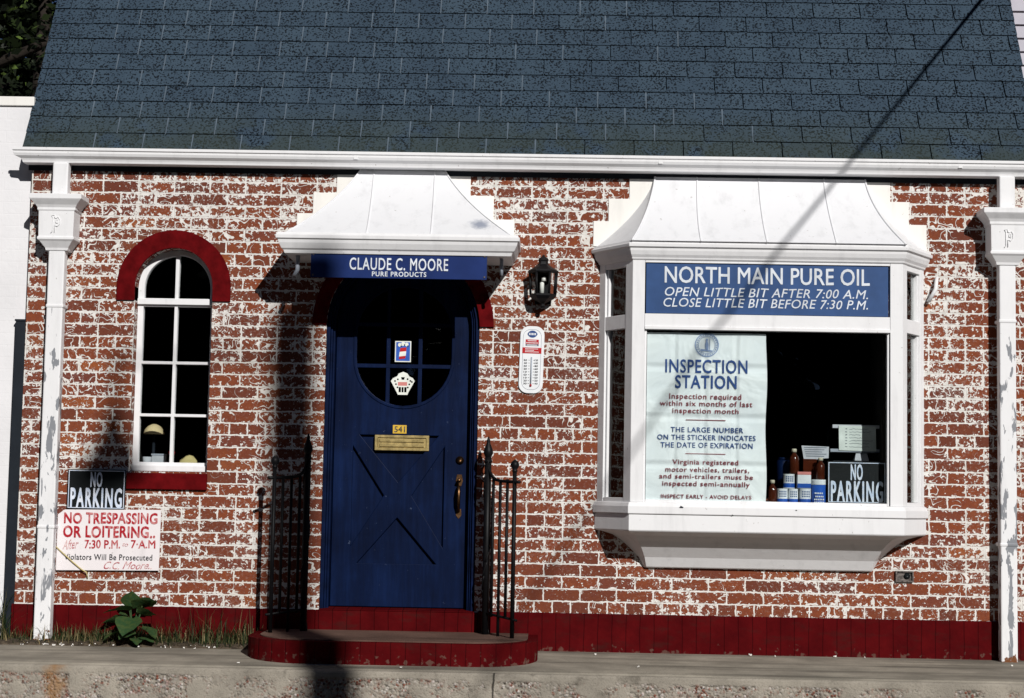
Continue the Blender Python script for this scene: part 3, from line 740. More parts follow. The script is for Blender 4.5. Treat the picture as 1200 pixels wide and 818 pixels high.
# sides
for P_, Q_, sg in ((Al, Bl, 1), (Br, Ar, -1)):
    a = (0, .058) if sg > 0 else (LS - .058, LS)
    b = (LS - .066, LS) if sg > 0 else (0, .066)
    fm.obox(P_, Q_, *a, -.05, .0, Z0, Z1); fm.obox(P_, Q_, *b, -.05, -.0005, Z0, Z1)
    i0, i1 = (.0585, LS - .0665) if sg > 0 else (.0665, LS - .0585)
    fm.obox(P_, Q_, i0, i1, -.048, -.002, 2.13, Z1 - .003); fm.obox(P_, Q_, i0, i1, -.048, -.002, 1.785, 1.862); fm.obox(P_, Q_, i0, i1, -.048, -.002, Z0, Z0 + .022)
    for q0, q1 in ((i0, i0 + .016), (i1 - .016, i1)): fm.obox(P_, Q_, q0, q1, -.04, -.012, Z0 + .023, 1.784); fm.obox(P_, Q_, q0, q1, -.04, -.012, 1.863, 2.129)
bay = fm.build('bay_window', 'white', B, bevel=.002)
gp = MB()
gp.obox(Bl, Br, .075, LF - .075, -.032, -.028, Z0 + .006, 1.779)
gp.build('pane', 'glass', B, parent=bay)
for P_, Q_, sg in ((Al, Bl, 1), (Br, Ar, -1)):
    i0, i1 = (.06, LS - .068) if sg > 0 else (.068, LS - .06)
    q = MB(); q.obox(P_, Q_, i0, i1, -.032, -.028, Z0 + .01, 1.786); q.build('pane', 'glass', B, parent=bay)
    q = MB(); q.obox(P_, Q_, i0, i1, -.032, -.028, 1.861, 2.131); q.build('pane', 'glass', B, parent=bay)
sl2 = MB(); sl2.loft([bay_sec(e, z) for e, z in ((.018, .7655), (.020, .770), (.020, .806), (.012, .826), (.004, .8299))])
sl2.build('bay_sill', 'white', B, parent=bay, bevel=.002)
for xc_, zc_, rc_ in ((.742, .806, .013), (1.365, .800, .006), (1.02, .768, .005)):
    q = MB(); q.plate([(xc_ + rc_ * k_ * math.cos(a_), zc_ + rc_ * .55 * math.sin(a_) * k_) for a_, k_ in ((0, 1), (.9, .6), (1.8, 1.1), (2.7, .5), (3.6, 1), (4.6, .7), (5.5, 1.0))], [], -BP - .0225, -BP - .019); q.build('paint_chip', 'dark', B, parent=bay)
ap = MB()
def cov(p, z, t):      # t 0..1 towards the wall foot
    s0 = bay_sec(.004, z); foot = [(.560, -.003), (.572, -.02), (1.814, -.02), (1.828, -.003)]
    return [(s0[i][0] + (foot[i][0] - s0[i][0]) * t, -.003 if i in (0, 3) else -p, z) for i in range(4)]
ap.loft([cov(.022, .466, 1), cov(.03, .472, .985), cov(.064, .525, .88), cov(.118, .578, .68), cov(.155, .614, .53), cov(.200, .647, .34), cov(.250, .666, .10), bay_sec(.0, .668), bay_sec(.006, .672), bay_sec(.010, .678), bay_sec(.010, .763), bay_sec(.008, .7652)])
ap.build('bay_apron', 'white', B, parent=bay, bevel=.0015)
sh = MB(); sh.prismz([(BC - .70, .40), (BC - .70, -.02), (BC - .665, -.215), (BC + .665, -.215), (BC + .70, -.02), (BC + .70, .40)], .80, .8285); sh.build('display_shelf', 'inside', B, parent=bay)
bs = hood_secs(.597, 1.785, .455, 1.955, .262, 2.140, .305, 2.672, 2.262, .2, .5)
h = MB()
h.loft([[s_[1], s_[2]] for s_ in bs], 0, True, False, False); h.loft([[s_[0], s_[1]] for s_ in bs], 0, True, False, False); h.loft([[s_[2], s_[3]] for s_ in bs], 0, True, False, False)
br = h.build('bay_roof', 'hood', B, parent=bay)
for a_, b_, r_s in ((.2, .253, .0045), (.494, .494, .0045), (.804, .747, .0045), (0, 0, .006), (1, 1, .006)):
    sm = MB(); seam(sm, bs, a_, b_, r_s); sm.build('standing_seam', 'hood', B, parent=bay)
em = MB(); em.loft([bay_sec(e, z) for e, z in ((.002, 2.160), (.008, 2.166), (.010, 2.174), (.020, 2.188), (.028, 2.210), (.030, 2.224), (.042, 2.230), (.044, 2.247), (.036, 2.251), (.030, 2.266), (.0, 2.270))])
em.build('eave_moulding', 'white', B, parent=bay, bevel=.0015)
bkk = MB(); bkk.tube([(2.19, -.012, 2.12), (2.175, -.05, 2.05), (2.14, -.03, 1.98)], .011, 8)
bkk.build('scroll_bracket', 'white', B, parent=bay)

# --- wall outlet box
v = thing('outlet_box', 'small square steel electrical outlet box on the brick right of the bay window foot', 'outlet', (2.008, 0, .412))
q = MB(); q.plate(rect(1.958, 2.058, .412, .473), [rect(1.966, 2.050, .420, .465)], -.018, .0); q.box(1.9655, 2.0505, -.006, -.001, .4195, .4655); q.build('box_frame', 'rust', v, bevel=.002)
q = MB(); q.lathe([(0, 0), (.017, 0), (.017, .006), (0, .008)], (0, 0, 0), 14)
for vv in q.v: vv.xyz = (2.022 + vv.x, -.006 - vv.z, .445 + vv.y)
q.build('socket', 'black', v)

# ================================================================== DOORSTEP
dstep = thing('doorstep', 'rounded dark red doorstep with worn concrete top below the blue door', 'step', (-.80, -.3, 0))
def round_step(e):
    x0, x1, yf, r = -1.575 - e, -.025 + e, -.735 - e, .34
    pts = [(x1, -.016)]
    pts += [(x1 - r + r * math.cos(R(a)), yf + r + r * math.sin(R(a)) if False else yf + r - r * math.sin(R(a))) for a in range(0, 91, 9)]
    pts += [(x0 + r - r * math.sin(R(a)), yf + r - r * math.cos(R(a))) for a in range(0, 91, 9)]
    return pts + [(x0, -.016)]
st = MB(); st.prismz(round_step(0), -.06, .082); st.build('step_base', 'plinth', dstep, bevel=.012)
st = MB(); st.prismz(round_step(-.055), .07, .0875); st.build('step_tread', 'steptop', dstep, bevel=.006)

# ================================================================== RAILINGS
def railing(bx, by, fx, fy, lab):
    t = thing('stair_railing', lab, 'railing', ((bx + fx) / 2, (by + fy) / 2, .087), 'wrought iron railings beside the door')
    z0 = .087
    bp = MB(); bp.tube([(bx, by, z0), (bx, by, 1.06)], .019, 10)
    for k in range(12): bp.tube([(bx + .0195 * math.cos(k * .9 + i * .35), by + .0195 * math.sin(k * .9 + i * .35), z0 + .08 * k + i * .02) for i in range(5)], .005, 5)
    bp.lathe([(.0, 0), (.020, .0), (.024, .012), (.014, .022), (.018, .034), (.027, .055), (.024, .075), (.012, .105), (.009, .115), (.011, .122), (.003, .145), (0, .146)], (bx, by, 1.03), 12)
    bp.build('newel_post', 'iron', t)
    fp = MB(); fp.tube([(fx, fy, z0), (fx, fy, 1.0)], .0115, 10)
    fp.lathe([(0, 0), (.014, 0), (.015, .01), (.011, .014), (.020, .026), (.024, .040), (.020, .054), (.009, .064), (.0, .070)], (fx, fy, .978), 12)
    fp.build('end_post', 'iron', t)
    def L(u): return Vector((bx + (fx - bx) * u, by + (fy - by) * u, 0))
    tr = MB()
    pts = [(0, 1.02), (.06, .985), (.16, .955), (.30, .938), (.5, .930), (1.0, .925), (1.18, .925)]
    tr.tube([L(u) + Vector((0, 0, z)) for u, z in pts], .009, 8); tr.build('handrail', 'iron', t)
    lr = MB(); lr.tube([L(-.05) + Vector((0, 0, .205)), L(.25) + Vector((0, 0, .20)), L(1.15) + Vector((0, 0, .185))], .007, 8); lr.build('bottom_rail', 'iron', t)
    for u in (.22, .48, .74):
        pk = MB(); z1 = .94 if u > .3 else .95
        pk.tube([L(u) + Vector((0, 0, z0 + (.0 if u == .48 else .10))), L(u) + Vector((0, 0, z1))], .0085, 8); pk.build('picket', 'iron', t)
    for z_ in (.98, .24): wl = MB(); wl.tube([(bx, by, z_), (bx, -.002 if z_ > .5 else -.012, z_)], .007, 8); wl.build('wall_tie', 'iron', t)
    for k, yy in enumerate((by * .45,)):
        pk = MB(); pk.tube([(bx, yy, .24), (bx, yy, .98)], .0065, 8); pk.build('picket', 'iron', t)
railing(-.318, -.13, -.165, -.36, 'black wrought iron railing on the handle side of the blue door')
railing(-1.322, -.13, -1.478, -.30, 'black wrought iron railing beside the long pole shadow, on the hinge side of the door')

# ================================================================== SIGNS
def panel_thing(name, label, cat, X0, X1, Z0, Z1, y, mat, th=.008, bow=0.0, group=None, part='panel'):
    t = thing(name, label, cat, ((X0 + X1) / 2, y, Z0), group)
    mb = MB()
    if bow:
        n = 24; secs = []
        for i in range(n + 1):
            u = i / n; x = X0 + (X1 - X0) * u; b = bow * (4 * u * (1 - u)); zt = .010 * (4 * u * (1 - u))
            secs.append([(x, y - b, Z0 - zt), (x, y - b, Z1 - zt * .4), (x, y + th - b, Z1 - zt * .4), (x, y + th - b, Z0 - zt)])
        mb.loft(secs)
    else: mb.box(X0, X1, y, y + th, Z0, Z1)
    mb.build(part, mat, t, bevel=.0015)
    return t
cs_ = panel_thing('shop_sign', 'narrow dark blue enamel sign CLAUDE C. MOORE hanging under the door hood', 'sign', -1.300, -.337, 2.020, 2.154, -.392, 'signblue', .006, .0, part='panel')
t1 = MB(); text_mb(t1, 'CLAUDE C. MOORE', -1.087, -.549, 2.066, 2.130, -.3945, 0, .012, space=1.1); text_mb(t1, 'PURE PRODUCTS', -.963, -.667, 2.031, 2.056, -.3945, 0, .022, space=1.15); t1.build('lettering', 'letter', cs_)
for x_, z_ in ((-1.287, 2.146), (-1.287, 2.034), (-.350, 2.146), (-.350, 2.034)):
    sc = MB(); sc.lathe([(0, 0), (.006, 0), (.004, .004), (0, .0045)], (0, 0, 0), 8)
    for v_ in sc.v: v_.xyz = (x_ + v_.x, -.392 - v_.z, z_ + v_.y)
    sc.build('screw', 'rust', cs_)
for x_ in (-1.22, -.42): hg = MB(); hg.box(x_ - .01, x_ + .01, -.3855, -.382, 2.12, 2.1505); hg.build('hanger', 'steel', cs_)

ns = panel_thing('shop_sign', 'mid blue hand-painted sign NORTH MAIN PURE OIL with opening hours across the bay window top', 'sign', .530, 1.860, 1.859, 2.139, -.348, 'northblue', .02)
t1 = MB(); text_mb(t1, 'NORTH MAIN PURE OIL', .632, 1.757, 2.030, 2.118, -.3500, 0, .014, space=1.02, wob=.0008)
text_mb(t1, 'OPEN LITTLE BIT AFTER 7:00 A.M.', .633, 1.748, 1.956, 2.004, -.3500, 0, .005, .22, space=1.05, wob=.0012)
text_mb(t1, 'CLOSE LITTLE BIT BEFORE 7:30 P.M.', .626, 1.748, 1.897, 1.945, -.3500, 0, .005, .22, space=1.05, wob=.0012)
t1.build('lettering', 'letter', ns)

def no_parking(X0, X1, Z0, Z1, y, label):
    t = panel_thing('no_parking_sign', label, 'sign', X0, X1, Z0, Z1, y, 'black', .003, group='black no parking signs')
    b = MB(); b.plate(rect(X0 + .006, X1 - .006, Z0 + .004, Z1 - .005), [rect(X0 + .010, X1 - .010, Z0 + .008, Z1 - .009)], y - .0012, y - .0001)
    b.build('border_line', 'letter_worn', t)
    W_, H_ = X1 - X0, Z1 - Z0
    l = MB(); text_mb(l, 'NO', X0 + W_ * .40, X0 + W_ * .595, Z0 + H_ * .565, Z0 + H_ * .925, y - .0014, 0, .026, space=1.15)
    text_mb(l, 'PARKING', X0 + W_ * .065, X0 + W_ * .94, Z0 + H_ * .045, Z0 + H_ * .515, y - .0014, 0, .028, space=1.25); l.build('lettering', 'letter_worn', t)
    return t
no_parking(-2.690, -2.361, .734, .955, -.022, 'black NO PARKING sign nailed to the brick just under the arched window')
no_parking(1.543, 1.866, .834, 1.062, -.262, 'black NO PARKING sign standing behind the bay window glass beside oil cans')

tp = thing('no_trespassing_sign', 'white board NO TRESPASSING OR LOITERING in faded red paint on the brick', 'sign', (-2.447, -.02, .39))
q = MB(); q.plate([(-2.738, .388), (-2.158, .396), (-2.156, .735), (-2.70, .728), (-2.738, .700)], [], -.020, -.012); q.build('board', 'board', tp, bevel=.001)
ty = -.0216
q = MB(); text_mb(q, 'NO TRESPASSING', -2.700, -2.176, .655, .712, ty, 0, .036, tilt=.010, space=1.06, wob=.0015); text_mb(q, 'OR LOITERING..', -2.702, -2.186, .577, .637, ty, 0, .036, tilt=.010, space=1.05, wob=.0015)
text_mb(q, '7:30 P.M.', -2.580, -2.380, .515, .560, ty, 0, .022, tilt=.010, wob=.001); text_mb(q, '7·A.M', -2.318, -2.182, .520, .563, ty, 0, .022, tilt=.010, wob=.001); q.build('lettering', 'red_fade', tp)
for body, a0, a1, c0, c1, sh_, ti in (('After', -2.705, -2.615, .508, .560, .5, .04), ('to', -2.365, -2.335, .528, .552, .4, .02), ('C.C. Moore..', -2.468, -2.197, .402, .442, .5, .02)):
    q = MB(); text_mb(q, body, a0, a1, c0, c1, ty, 0, .004, sh_, tilt=ti, wob=.002); q.build('script_lettering', 'pink_fade', tp)
q = MB(); text_mb(q, 'Violators Will Be Prosecuted', -2.692, -2.196, .450, .482, ty, 0, .012, tilt=.008, space=1.08); q.build('small_lettering', 'black_text', tp)

tw_ = thing('rusty_wire', 'thin rusty wire hanging slack across the corner of the white trespassing board', 'wire', (-2.66, -.03, .33))
q = MB(); q.tube([(-2.742, -.024, .520), (-2.70, -.028, .485), (-2.64, -.03, .435), (-2.59, -.028, .395), (-2.563, -.024, .380), (-2.560, -.008, .345)], .0035, 6); q.build('wire_strand', 'straw', tw_)

po = thing('inspection_poster', 'creased white INSPECTION STATION poster behind the left of the bay window glass', 'poster', (.87, -.32, .838))
q = MB()
nx, nz = 16, 22
vs = []
for j in range(nz + 1):
    for i in range(nx + 1):
        u, v_ = i / nx, j / nz
        rip = .0025 * math.sin(u * 9 + v_ * 3) + .002 * math.sin(v_ * 13 + 1)
        xe = (.004 * math.sin(v_ * 11) - .003) * (u ** 4)
        vs.append((.541 + .660 * u + xe, -.3215 + rip * .6, .838 + .926 * v_))
q.add(vs, [(j * (nx + 1) + i, j * (nx + 1) + i + 1, (j + 1) * (nx + 1) + i + 1, (j + 1) * (nx + 1) + i) for j in range(nz) for i in range(nx)], 0, True)
q.build('sheet', 'paper', po)
py = -.3262
navy = [('INSPECTION', .643, 1.092, 1.544, 1.614, .020), ('STATION', .698, 1.033, 1.459, 1.527, .024), ('THE LARGE NUMBER', .676, 1.072, 1.216, 1.243, .011), ('ON THE STICKER INDICATES', .603, 1.140, 1.174, 1.201, .011), ('THE DATE OF EXPIRATION', .621, 1.124, 1.131, 1.159, .011)]
mar = [('Inspection required', .666, 1.060, 1.399, 1.428, .011), ('within six months of last', .614, 1.121, 1.360, 1.388, .011), ('inspection month', .684, 1.046, 1.321, 1.348, .011), ('Virginia registered', .687, 1.046, 1.040, 1.066, .011), ('motor vehicles, trailers,', .649, 1.106, .999, 1.025, .011), ('and semi-trailers must be', .616, 1.127, .962, .987, .011), ('inspected semi-annually', .633, 1.110, .922, .948, .011), ('INSPECT EARLY - AVOID DELAYS', .626, 1.119, .854, .874, .014)]
q = MB()
for b_, a0, a1, c0, c1, bo in navy[:2]: text_mb(q, b_, a0, a1, c0, c1, py, 0, bo, depth=.0006, space=1.1)
q.build('heading', 'navy_text', po)
q = MB()
for b_, a0, a1, c0, c1, bo in navy[2:]: text_mb(q, b_, a0, a1, c0, c1, py, 0, bo, depth=.0006, space=1.1)
q.build('blue_print', 'navy_text', po)
q = MB()
for b_, a0, a1, c0, c1, bo in mar: text_mb(q, b_, a0, a1, c0, c1, py, 0, bo, depth=.0006, space=1.1)
for z_ in (1.2835, 1.098): q.box(.757, .976, py, py + .0006, z_ - .002, z_ + .002)
q.build('red_print', 'maroon_text', po)
q = MB(); sx_, sz_ = .869, 1.698
q.plate(arc(sx_, sz_, .066, 0, 352, 44), [arc(sx_, sz_, .061, 0, 352, 44)], py, py + .0006)
q.plate(arc(sx_, sz_, .048, 0, 352, 40), [arc(sx_, sz_, .0455, 0, 352, 40)], py, py + .0006)
for k in range(26):
    a_ = R(k * 360 / 26); q.box(sx_ + .0545 * math.cos(a_) - .003, sx_ + .0545 * math.cos(a_) + .003, py, py + .0006, sz_ + .0545 * math.sin(a_) - .003, sz_ + .0545 * math.sin(a_) + .003)
q.plate([(sx_ - .006, sz_ - .03), (sx_ + .008, sz_ - .03), (sx_ + .010, sz_), (sx_ + .004, sz_ + .02), (sx_ + .007, sz_ + .03), (sx_, sz_ + .037), (sx_ - .006, sz_ + .03), (sx_ - .004, sz_ + .02), (sx_ - .010, sz_ + .004)], [], py, py + .0006)
q.box(sx_ + .015, sx_ + .0175, py, py + .0006, sz_ - .03, sz_ + .036); q.plate([(sx_ - .034, sz_ - .022), (sx_ + .032, sz_ - .030), (sx_ + .030, sz_ - .036), (sx_ - .03, sz_ - .034)], [], py, py + .0006)
q.build('seal', 'seal_ink', po)

# ================================================================== LANTERN + THERMOMETER
ln = thing('wall_lantern', 'black iron wall lantern with glass panes between door and bay window', 'lantern', (-.030, -.03, 1.905))
lx, ly, lz = -.030, -.072, 1.905
rot6 = R(0)
q = MB(); q.lathe([(0, 0), (.010, .0), (.016, .012), (.010, .024), (.03, .036), (.060, .050), (.076, .066), (.076, .078), (.0, .078)], (lx, ly, lz), 6, 0, False, rot6); q.box(lx - .045, lx + .045, -.012, -.0015, lz + .03, lz + .24)
q.box(lx - .02, lx + .02, ly, -.0125, lz + .15, lz + .17)
q.build('base', 'iron', ln, bevel=.0015)
q = MB(); q.lathe([(0, .196), (.082, .196), (.088, .204), (.084, .212), (.050, .232), (.030, .246), (.026, .262), (.030, .272), (.024, .284), (.010, .292), (.006, .300), (0, .303)], (lx, ly, lz), 6, 0, False, rot6); q.build('cap', 'iron', ln, bevel=.001)
for k in range(6):
    a_ = rot6 + k * math.pi / 3; q = MB(); q.tube([(lx + .070 * math.cos(a_), ly + .070 * math.sin(a_), lz + .078), (lx + .076 * math.cos(a_), ly + .076 * math.sin(a_), lz + .197)], .0068, 6); q.build('corner_bar', 'iron', ln)
q = MB(); q.lathe([(.0, .079), (.012, .079), (.012, .140), (.006, .146), (0, .147)], (lx - .006, ly - .012, lz), 12); q.lathe([(0, .150), (.014, .152), (.013, .172), (.004, .178), (0, .178)], (lx + .004, ly - .012, lz), 12); q.build('candle_bulb', 'candle', ln)
q = MB()
for k in (3, 4, 5, 0):
    a0_, a1_ = rot6 + k * math.pi / 3, rot6 + (k + 1) * math.pi / 3
    if k in (0,): continue
    P0 = Vector((lx + .066 * math.cos(a0_), ly + .066 * math.sin(a0_), lz + .079)); P1 = Vector((lx + .066 * math.cos(a1_), ly + .066 * math.sin(a1_), lz + .079))
    P2, P3 = P1 + Vector((.006 * math.cos(a1_), .006 * math.sin(a1_), .116)), P0 + Vector((.006 * math.cos(a0_), .006 * math.sin(a0_), .116))
    q.add([P0, P1, P2, P3], [(0, 1, 2, 3)])
q.build('pane', 'glass', ln)

tm = thing('wall_thermometer', 'white enamel advertising thermometer with blue oval and red bands on the brick', 'thermometer', (-.088, -.01, 1.43))
def thp(x, z): # slight lean
    a_ = R(-1.2); X, Z = x, z - .19; return (-.088 + X * math.cos(a_) - Z * math.sin(a_), 1.618 + X * math.sin(a_) + Z * math.cos(a_))
def rr_poly(w_, h0, h1, r): 
    return [thp(x, z) for x, z in [(w_ - r + r * math.cos(R(a)), h1 - r + r * math.sin(R(a))) for a in range(0, 91, 15)] + [(-w_ + r + r * math.cos(R(a)), h1 - r + r * math.sin(R(a))) for a in range(90, 181, 15)] + [(-w_ + r + r * math.cos(R(a)), h0 + r + r * math.sin(R(a))) for a in range(180, 271, 15)] + [(w_ - r + r * math.cos(R(a)), h0 + r + r * math.sin(R(a))) for a in range(270, 361, 15)]]
q = MB(); q.plate(rr_poly(.068, 0, .38, .05), [], -.012, -.002); q.build('backplate', 'enamel', tm, bevel=.003)
q = MB(); q.plate(rr_poly(.052, .02, .362, .042), [rr_poly(.0505, .0215, .3605, .041)], -.0130, -.0118); q.build('border_line', 'ink', tm)
q = MB(); q.plate([thp(.029 * math.cos(R(a)) * (1 - .12 * abs(math.sin(R(2 * a)))), .335 + .020 * math.sin(R(a))) for a in range(0, 360, 12)], [], -.0134, -.0118, 0)
for k in range(5): q.plate([thp(-.020 + k * .0085, .329), thp(-.0145 + k * .0085, .329), thp(-.0145 + k * .0085, .341), thp(-.020 + k * .0085, .341)], [], -.0142, -.0135, 1)
q.build('badge', ['navy_text', 'enamel'], tm)
q = MB()
q.plate([thp(-.037, .278), thp(.037, .278), thp(.037, .304), thp(-.037, .304)], [], -.0134, -.0118, 0); q.plate([thp(-.037, .268), thp(.037, .268), thp(.037, .2778), thp(-.037, .2778)], [], -.0134, -.0118, 2)
q.plate([thp(-.054, .225), thp(.054, .225), thp(.054, .258), thp(-.054, .258)], [], -.0134, -.0118, 0)
for z_, wd in ((.297, .05), (.285, .066), (.2725, .055)):
    n_ = 9
    for k in range(n_): xk = -wd / 2 + wd * k / n_; q.plate([thp(xk, z_ - .0028), thp(xk + wd / n_ * .68, z_ - .0028), thp(xk + wd / n_ * .68, z_ + .0028), thp(xk, z_ + .0028)], [], -.0142, -.0135, 1)
for z_, wd in ((.251, .074), (.2425, .05), (.234, .078)):
    n_ = 12
    for k in range(n_): xk = -.038 + wd * k / n_; q.plate([thp(xk, z_ - .0022), thp(xk + wd / n_ * .68, z_ - .0022), thp(xk + wd / n_ * .68, z_ + .0022), thp(xk, z_ + .0022)], [], -.0142, -.0135, 1)
q.build('advertising_band', ['red', 'enamel', 'ink'], tm)
q = MB(); a_, b_ = thp(0, .205), thp(0, .045); q.tube([(a_[0], -.016, a_[1]), (b_[0], -.016, b_[1])], .0038, 8, 0); q.lathe([(0, -.008), (.006, -.005), (.006, .004), (0, .008)], (b_[0], -.016, b_[1]), 10, 1); q.build('glass_tube', ['steel', 'red'], tm)
q = MB()
for k in range(9):
    zz = .055 + k * .0165
    for sgn in (-1, 1):
        q.plate([thp(sgn * .010, zz - .001), thp(sgn * .017, zz - .001), thp(sgn * .017, zz + .001), thp(sgn * .010, zz + .001)], [], -.0134, -.0118)
        text_mb(q, str(abs((k - 2) * 20 if sgn > 0 else (k - 3) * 10)), *( (thp(-.040, 0)[0] - .0, thp(-.022, 0)[0]) if sgn < 0 else (thp(.022, 0)[0], thp(.040, 0)[0]) ), thp(0, zz - .0045)[1], thp(0, zz + .0045)[1], -.0134, 0, .02)
q.build('scale', 'black_text', tm)

# ================================================================== THINGS IN THE BAY WINDOW
SHZ = .829
def lathe_part(name, prof, c, mats, root, n=20, m=None, **k):
    q = MB(); q.lathe(prof, c, n); return q.build(name, mats, root, **k)
def oil_can(x, y, z, r, h_, label):
    t = thing('oil_can', label, 'can', (x, y, z), 'white and blue oil cans in the bay window')
    lathe_part('body', [(0, 0), (r, 0), (r * 1.02, .003), (r * .985, .006), (r * .985, h_ - .006), (r * 1.02, h_ - .003), (r, h_), (r * .93, h_), (r * .93, h_ - .004), (0, h_ - .004)], (x, y, z), 'canwhite', t)
    lathe_part('blue_band', [(r * .992, .0), (r * .994, .006), (r * .994, h_ * .36), (r * .985, h_ * .37)], (x, y, z), 'canblue', t)
    q = MB()
    for k in range(3):
        for j in range(4):
            a_ = R(-90 + (j - 1.5) * 22); zz = z + h_ * (.52 + k * .14)
            q.add([(x + r * .997 * math.cos(a_ + s_ * .13), y + r * .997 * math.sin(a_ + s_ * .13), zz + o_) for s_, o_ in ((-1, -.003), (1, -.003), (1, .004), (-1, .004))], [(0, 1, 2, 3)])
    q.build('label_marks', 'navy_text', t)
    return t
oc = [(1.302, -.22, SHZ, .030, .088, 'white and blue oil can, bottom row, next to the amber bottle by the poster'),
      (1.362, -.215, SHZ, .028, .088, 'white and blue oil can in the middle of the bottom row in the bay window'),
      (1.428, -.22, SHZ, .032, .090, 'white and blue oil can, bottom row, next to the tall blue can'),
      (1.340, -.205, SHZ + .089, .032, .080, 'white and blue oil can stacked in the upper row under an amber bottle')]
for a_ in oc: oil_can(*a_)
cb = thing('oil_carton', 'small white carton with reddish top in the upper row beside an oil can', 'carton', (1.420, -.205, SHZ + .091))
q = MB(); q.box(1.383, 1.457, -.24, -.175, SHZ + .0915, SHZ + .166); q.build('carton_body', 'canwhite', cb, bevel=.002)
q = MB(); q.box(1.3825, 1.4575, -.2405, -.1745, SHZ + .1665, SHZ + .183); q.build('carton_lid', 'decal_pink', cb, bevel=.002)
q = MB(); q.box(1.3828, 1.4572, -.2412, -.2401, SHZ + .094, SHZ + .118); q.build('blue_band', 'canblue', cb)
bc = thing('oil_can', 'largest blue oil can with white top band, beside the NO PARKING sign in the window', 'can', (1.502, -.22, SHZ))
lathe_part('body', [(0, 0), (.042, 0), (.043, .003), (.041, .006), (.041, .112), (.0, .112)], (1.502, -.22, SHZ), 'canblue', bc)
lathe_part('top_band', [(.0415, .1125), (.0422, .115), (.0422, .134), (.043, .138), (.041, .141), (.038, .138), (0, .138)], (1.502, -.22, SHZ), 'canwhite', bc)
q = MB()
for z_, w_ in ((.062, .028), (.044, .024), (.028, .030), (.012, .030)): text_mb(q, 'HHHHH'[:4 + (w_ > .027)], 1.502 - w_, 1.502 + w_, SHZ + z_, SHZ + z_ + .011, -.2640, 0, .02) if False else [q.box(1.502 - w_ + k * .0095, 1.502 - w_ + k * .0095 + .006, -.2632, -.2600, SHZ + z_, SHZ + z_ + .008) for k in range(int(w_ * 2 / .0095))]
q.build('label_marks', 'canwhite', bc)
def bottle(x, y, z, r, h_, label):
    t = thing('amber_bottle', label, 'bottle', (x, y, z), 'amber bottles in the bay window')
    lathe_part('glass', [(0, 0), (r * .95, 0), (r, .004), (r, h_ * .60), (r * .82, h_ * .70), (r * .42, h_ * .80), (r * .40, h_ * .86), (0, h_ * .86)], (x, y, z), 'amber', t)
    lathe_part('cap', [(0, h_ * .86), (r * .52, h_ * .861), (r * .52, h_ * .985), (r * .40, h_), (0, h_)], (x, y, z), 'cap', t)
bottle(1.248, -.215, SHZ, .025, .135, 'amber bottle standing low beside the poster edge')
bottle(1.369, -.20, SHZ + .170, .027, .140, 'amber bottle standing highest, on the upper row of oil cans')
bottle(1.513, -.215, SHZ + .141, .026, .122, 'amber bottle standing on the tall blue can')
dc = thing('dark_blue_canister', 'dark blue canister standing in shade behind the oil cans', 'canister', (1.318, -.10, SHZ))
lathe_part('body', [(0, 0), (.038, 0), (.038, .24), (.030, .25), (0, .25)], (1.322, -.10, SHZ), 'blue_dark', dc); lathe_part('lid', [(0, .2505), (.028, .2505), (.028, .262), (0, .264)], (1.322, -.10, SHZ), 'blue_dark', dc)
lb = thing('brown_box', 'small reddish brown box behind the amber bottles', 'box', (1.47, -.12, SHZ)); q = MB(); q.box(1.425, 1.50, -.16, -.06, SHZ, 1.075); q.build('carton_body', 'amber', lb, bevel=.002); q = MB(); q.box(1.424, 1.501, -.161, -.059, 1.0755, 1.085); q.build('carton_lid', 'amber', lb, bevel=.002)
pcard = thing('price_card', 'pale grey card with blue scribbled lines leaning above the oil cans', 'card', (1.497, -.12, 1.06))
q = MB(); q.plate([(1.437, 1.066), (1.470, 1.058), (1.515, 1.088), (1.572, 1.092), (1.574, 1.156), (1.421, 1.160)], [], -.122, -.118); q.build('sheet', 'card', pcard)
q = MB()
for k in range(5): zz = 1.148 - k * .012; q.box(1.434 + .003 * k, 1.56 - .012 * (k % 3), -.1235, -.1221, zz, zz + .004)
q.build('writing', 'ink', pcard)
shf = thing('display_rack', 'grey steel rack with two shelves behind the window NO PARKING sign', 'rack', (1.74, -.02, SHZ))
q = MB(); q.box(1.585, 1.925, -.10, .12, 1.128, 1.146); q.build('shelf', 'steel', shf, bevel=.002)
q = MB(); q.box(1.597, 1.888, -.10, -.075, 1.262, 1.282); q.build('top_rail', 'card', shf, bevel=.002)
for x_ in (1.595, 1.905):
    q = MB(); q.box(x_ - .006, x_ + .006, .05, .062, SHZ, 1.262); q.build('upright', 'dark', shf)
q = MB(); q.box(1.597, 1.888, -.0745, .061, 1.266, 1.276); q.build('top_board', 'dark', shf)
no = thing('paper_notice', 'handwritten pale paper notice hanging from the rack above the window NO PARKING sign', 'notice', (1.735, -.11, 1.136))
q = MB(); q.plate([(1.633, 1.138), (1.840, 1.134), (1.838, 1.274), (1.631, 1.277)], [], -.106, -.1045); q.build('sheet', 'notice', no)
q = MB()
rw = random.Random(5)
for k in range(7):
    zz = 1.258 - k * .0165
    for x_, w_ in ((1.668, .010), (1.69, rw.uniform(.06, .13))):
        pts = [(x_ + w_ * i / 14, -.1068, zz + rw.uniform(-.003, .003)) for i in range(15)]; q.tube(pts, .0011, 4)
q.build('handwriting', 'ink', no)
wp = thing('folded_paper', 'small folded white paper lying under the rack shelf', 'paper', (1.762, -.08, 1.075))
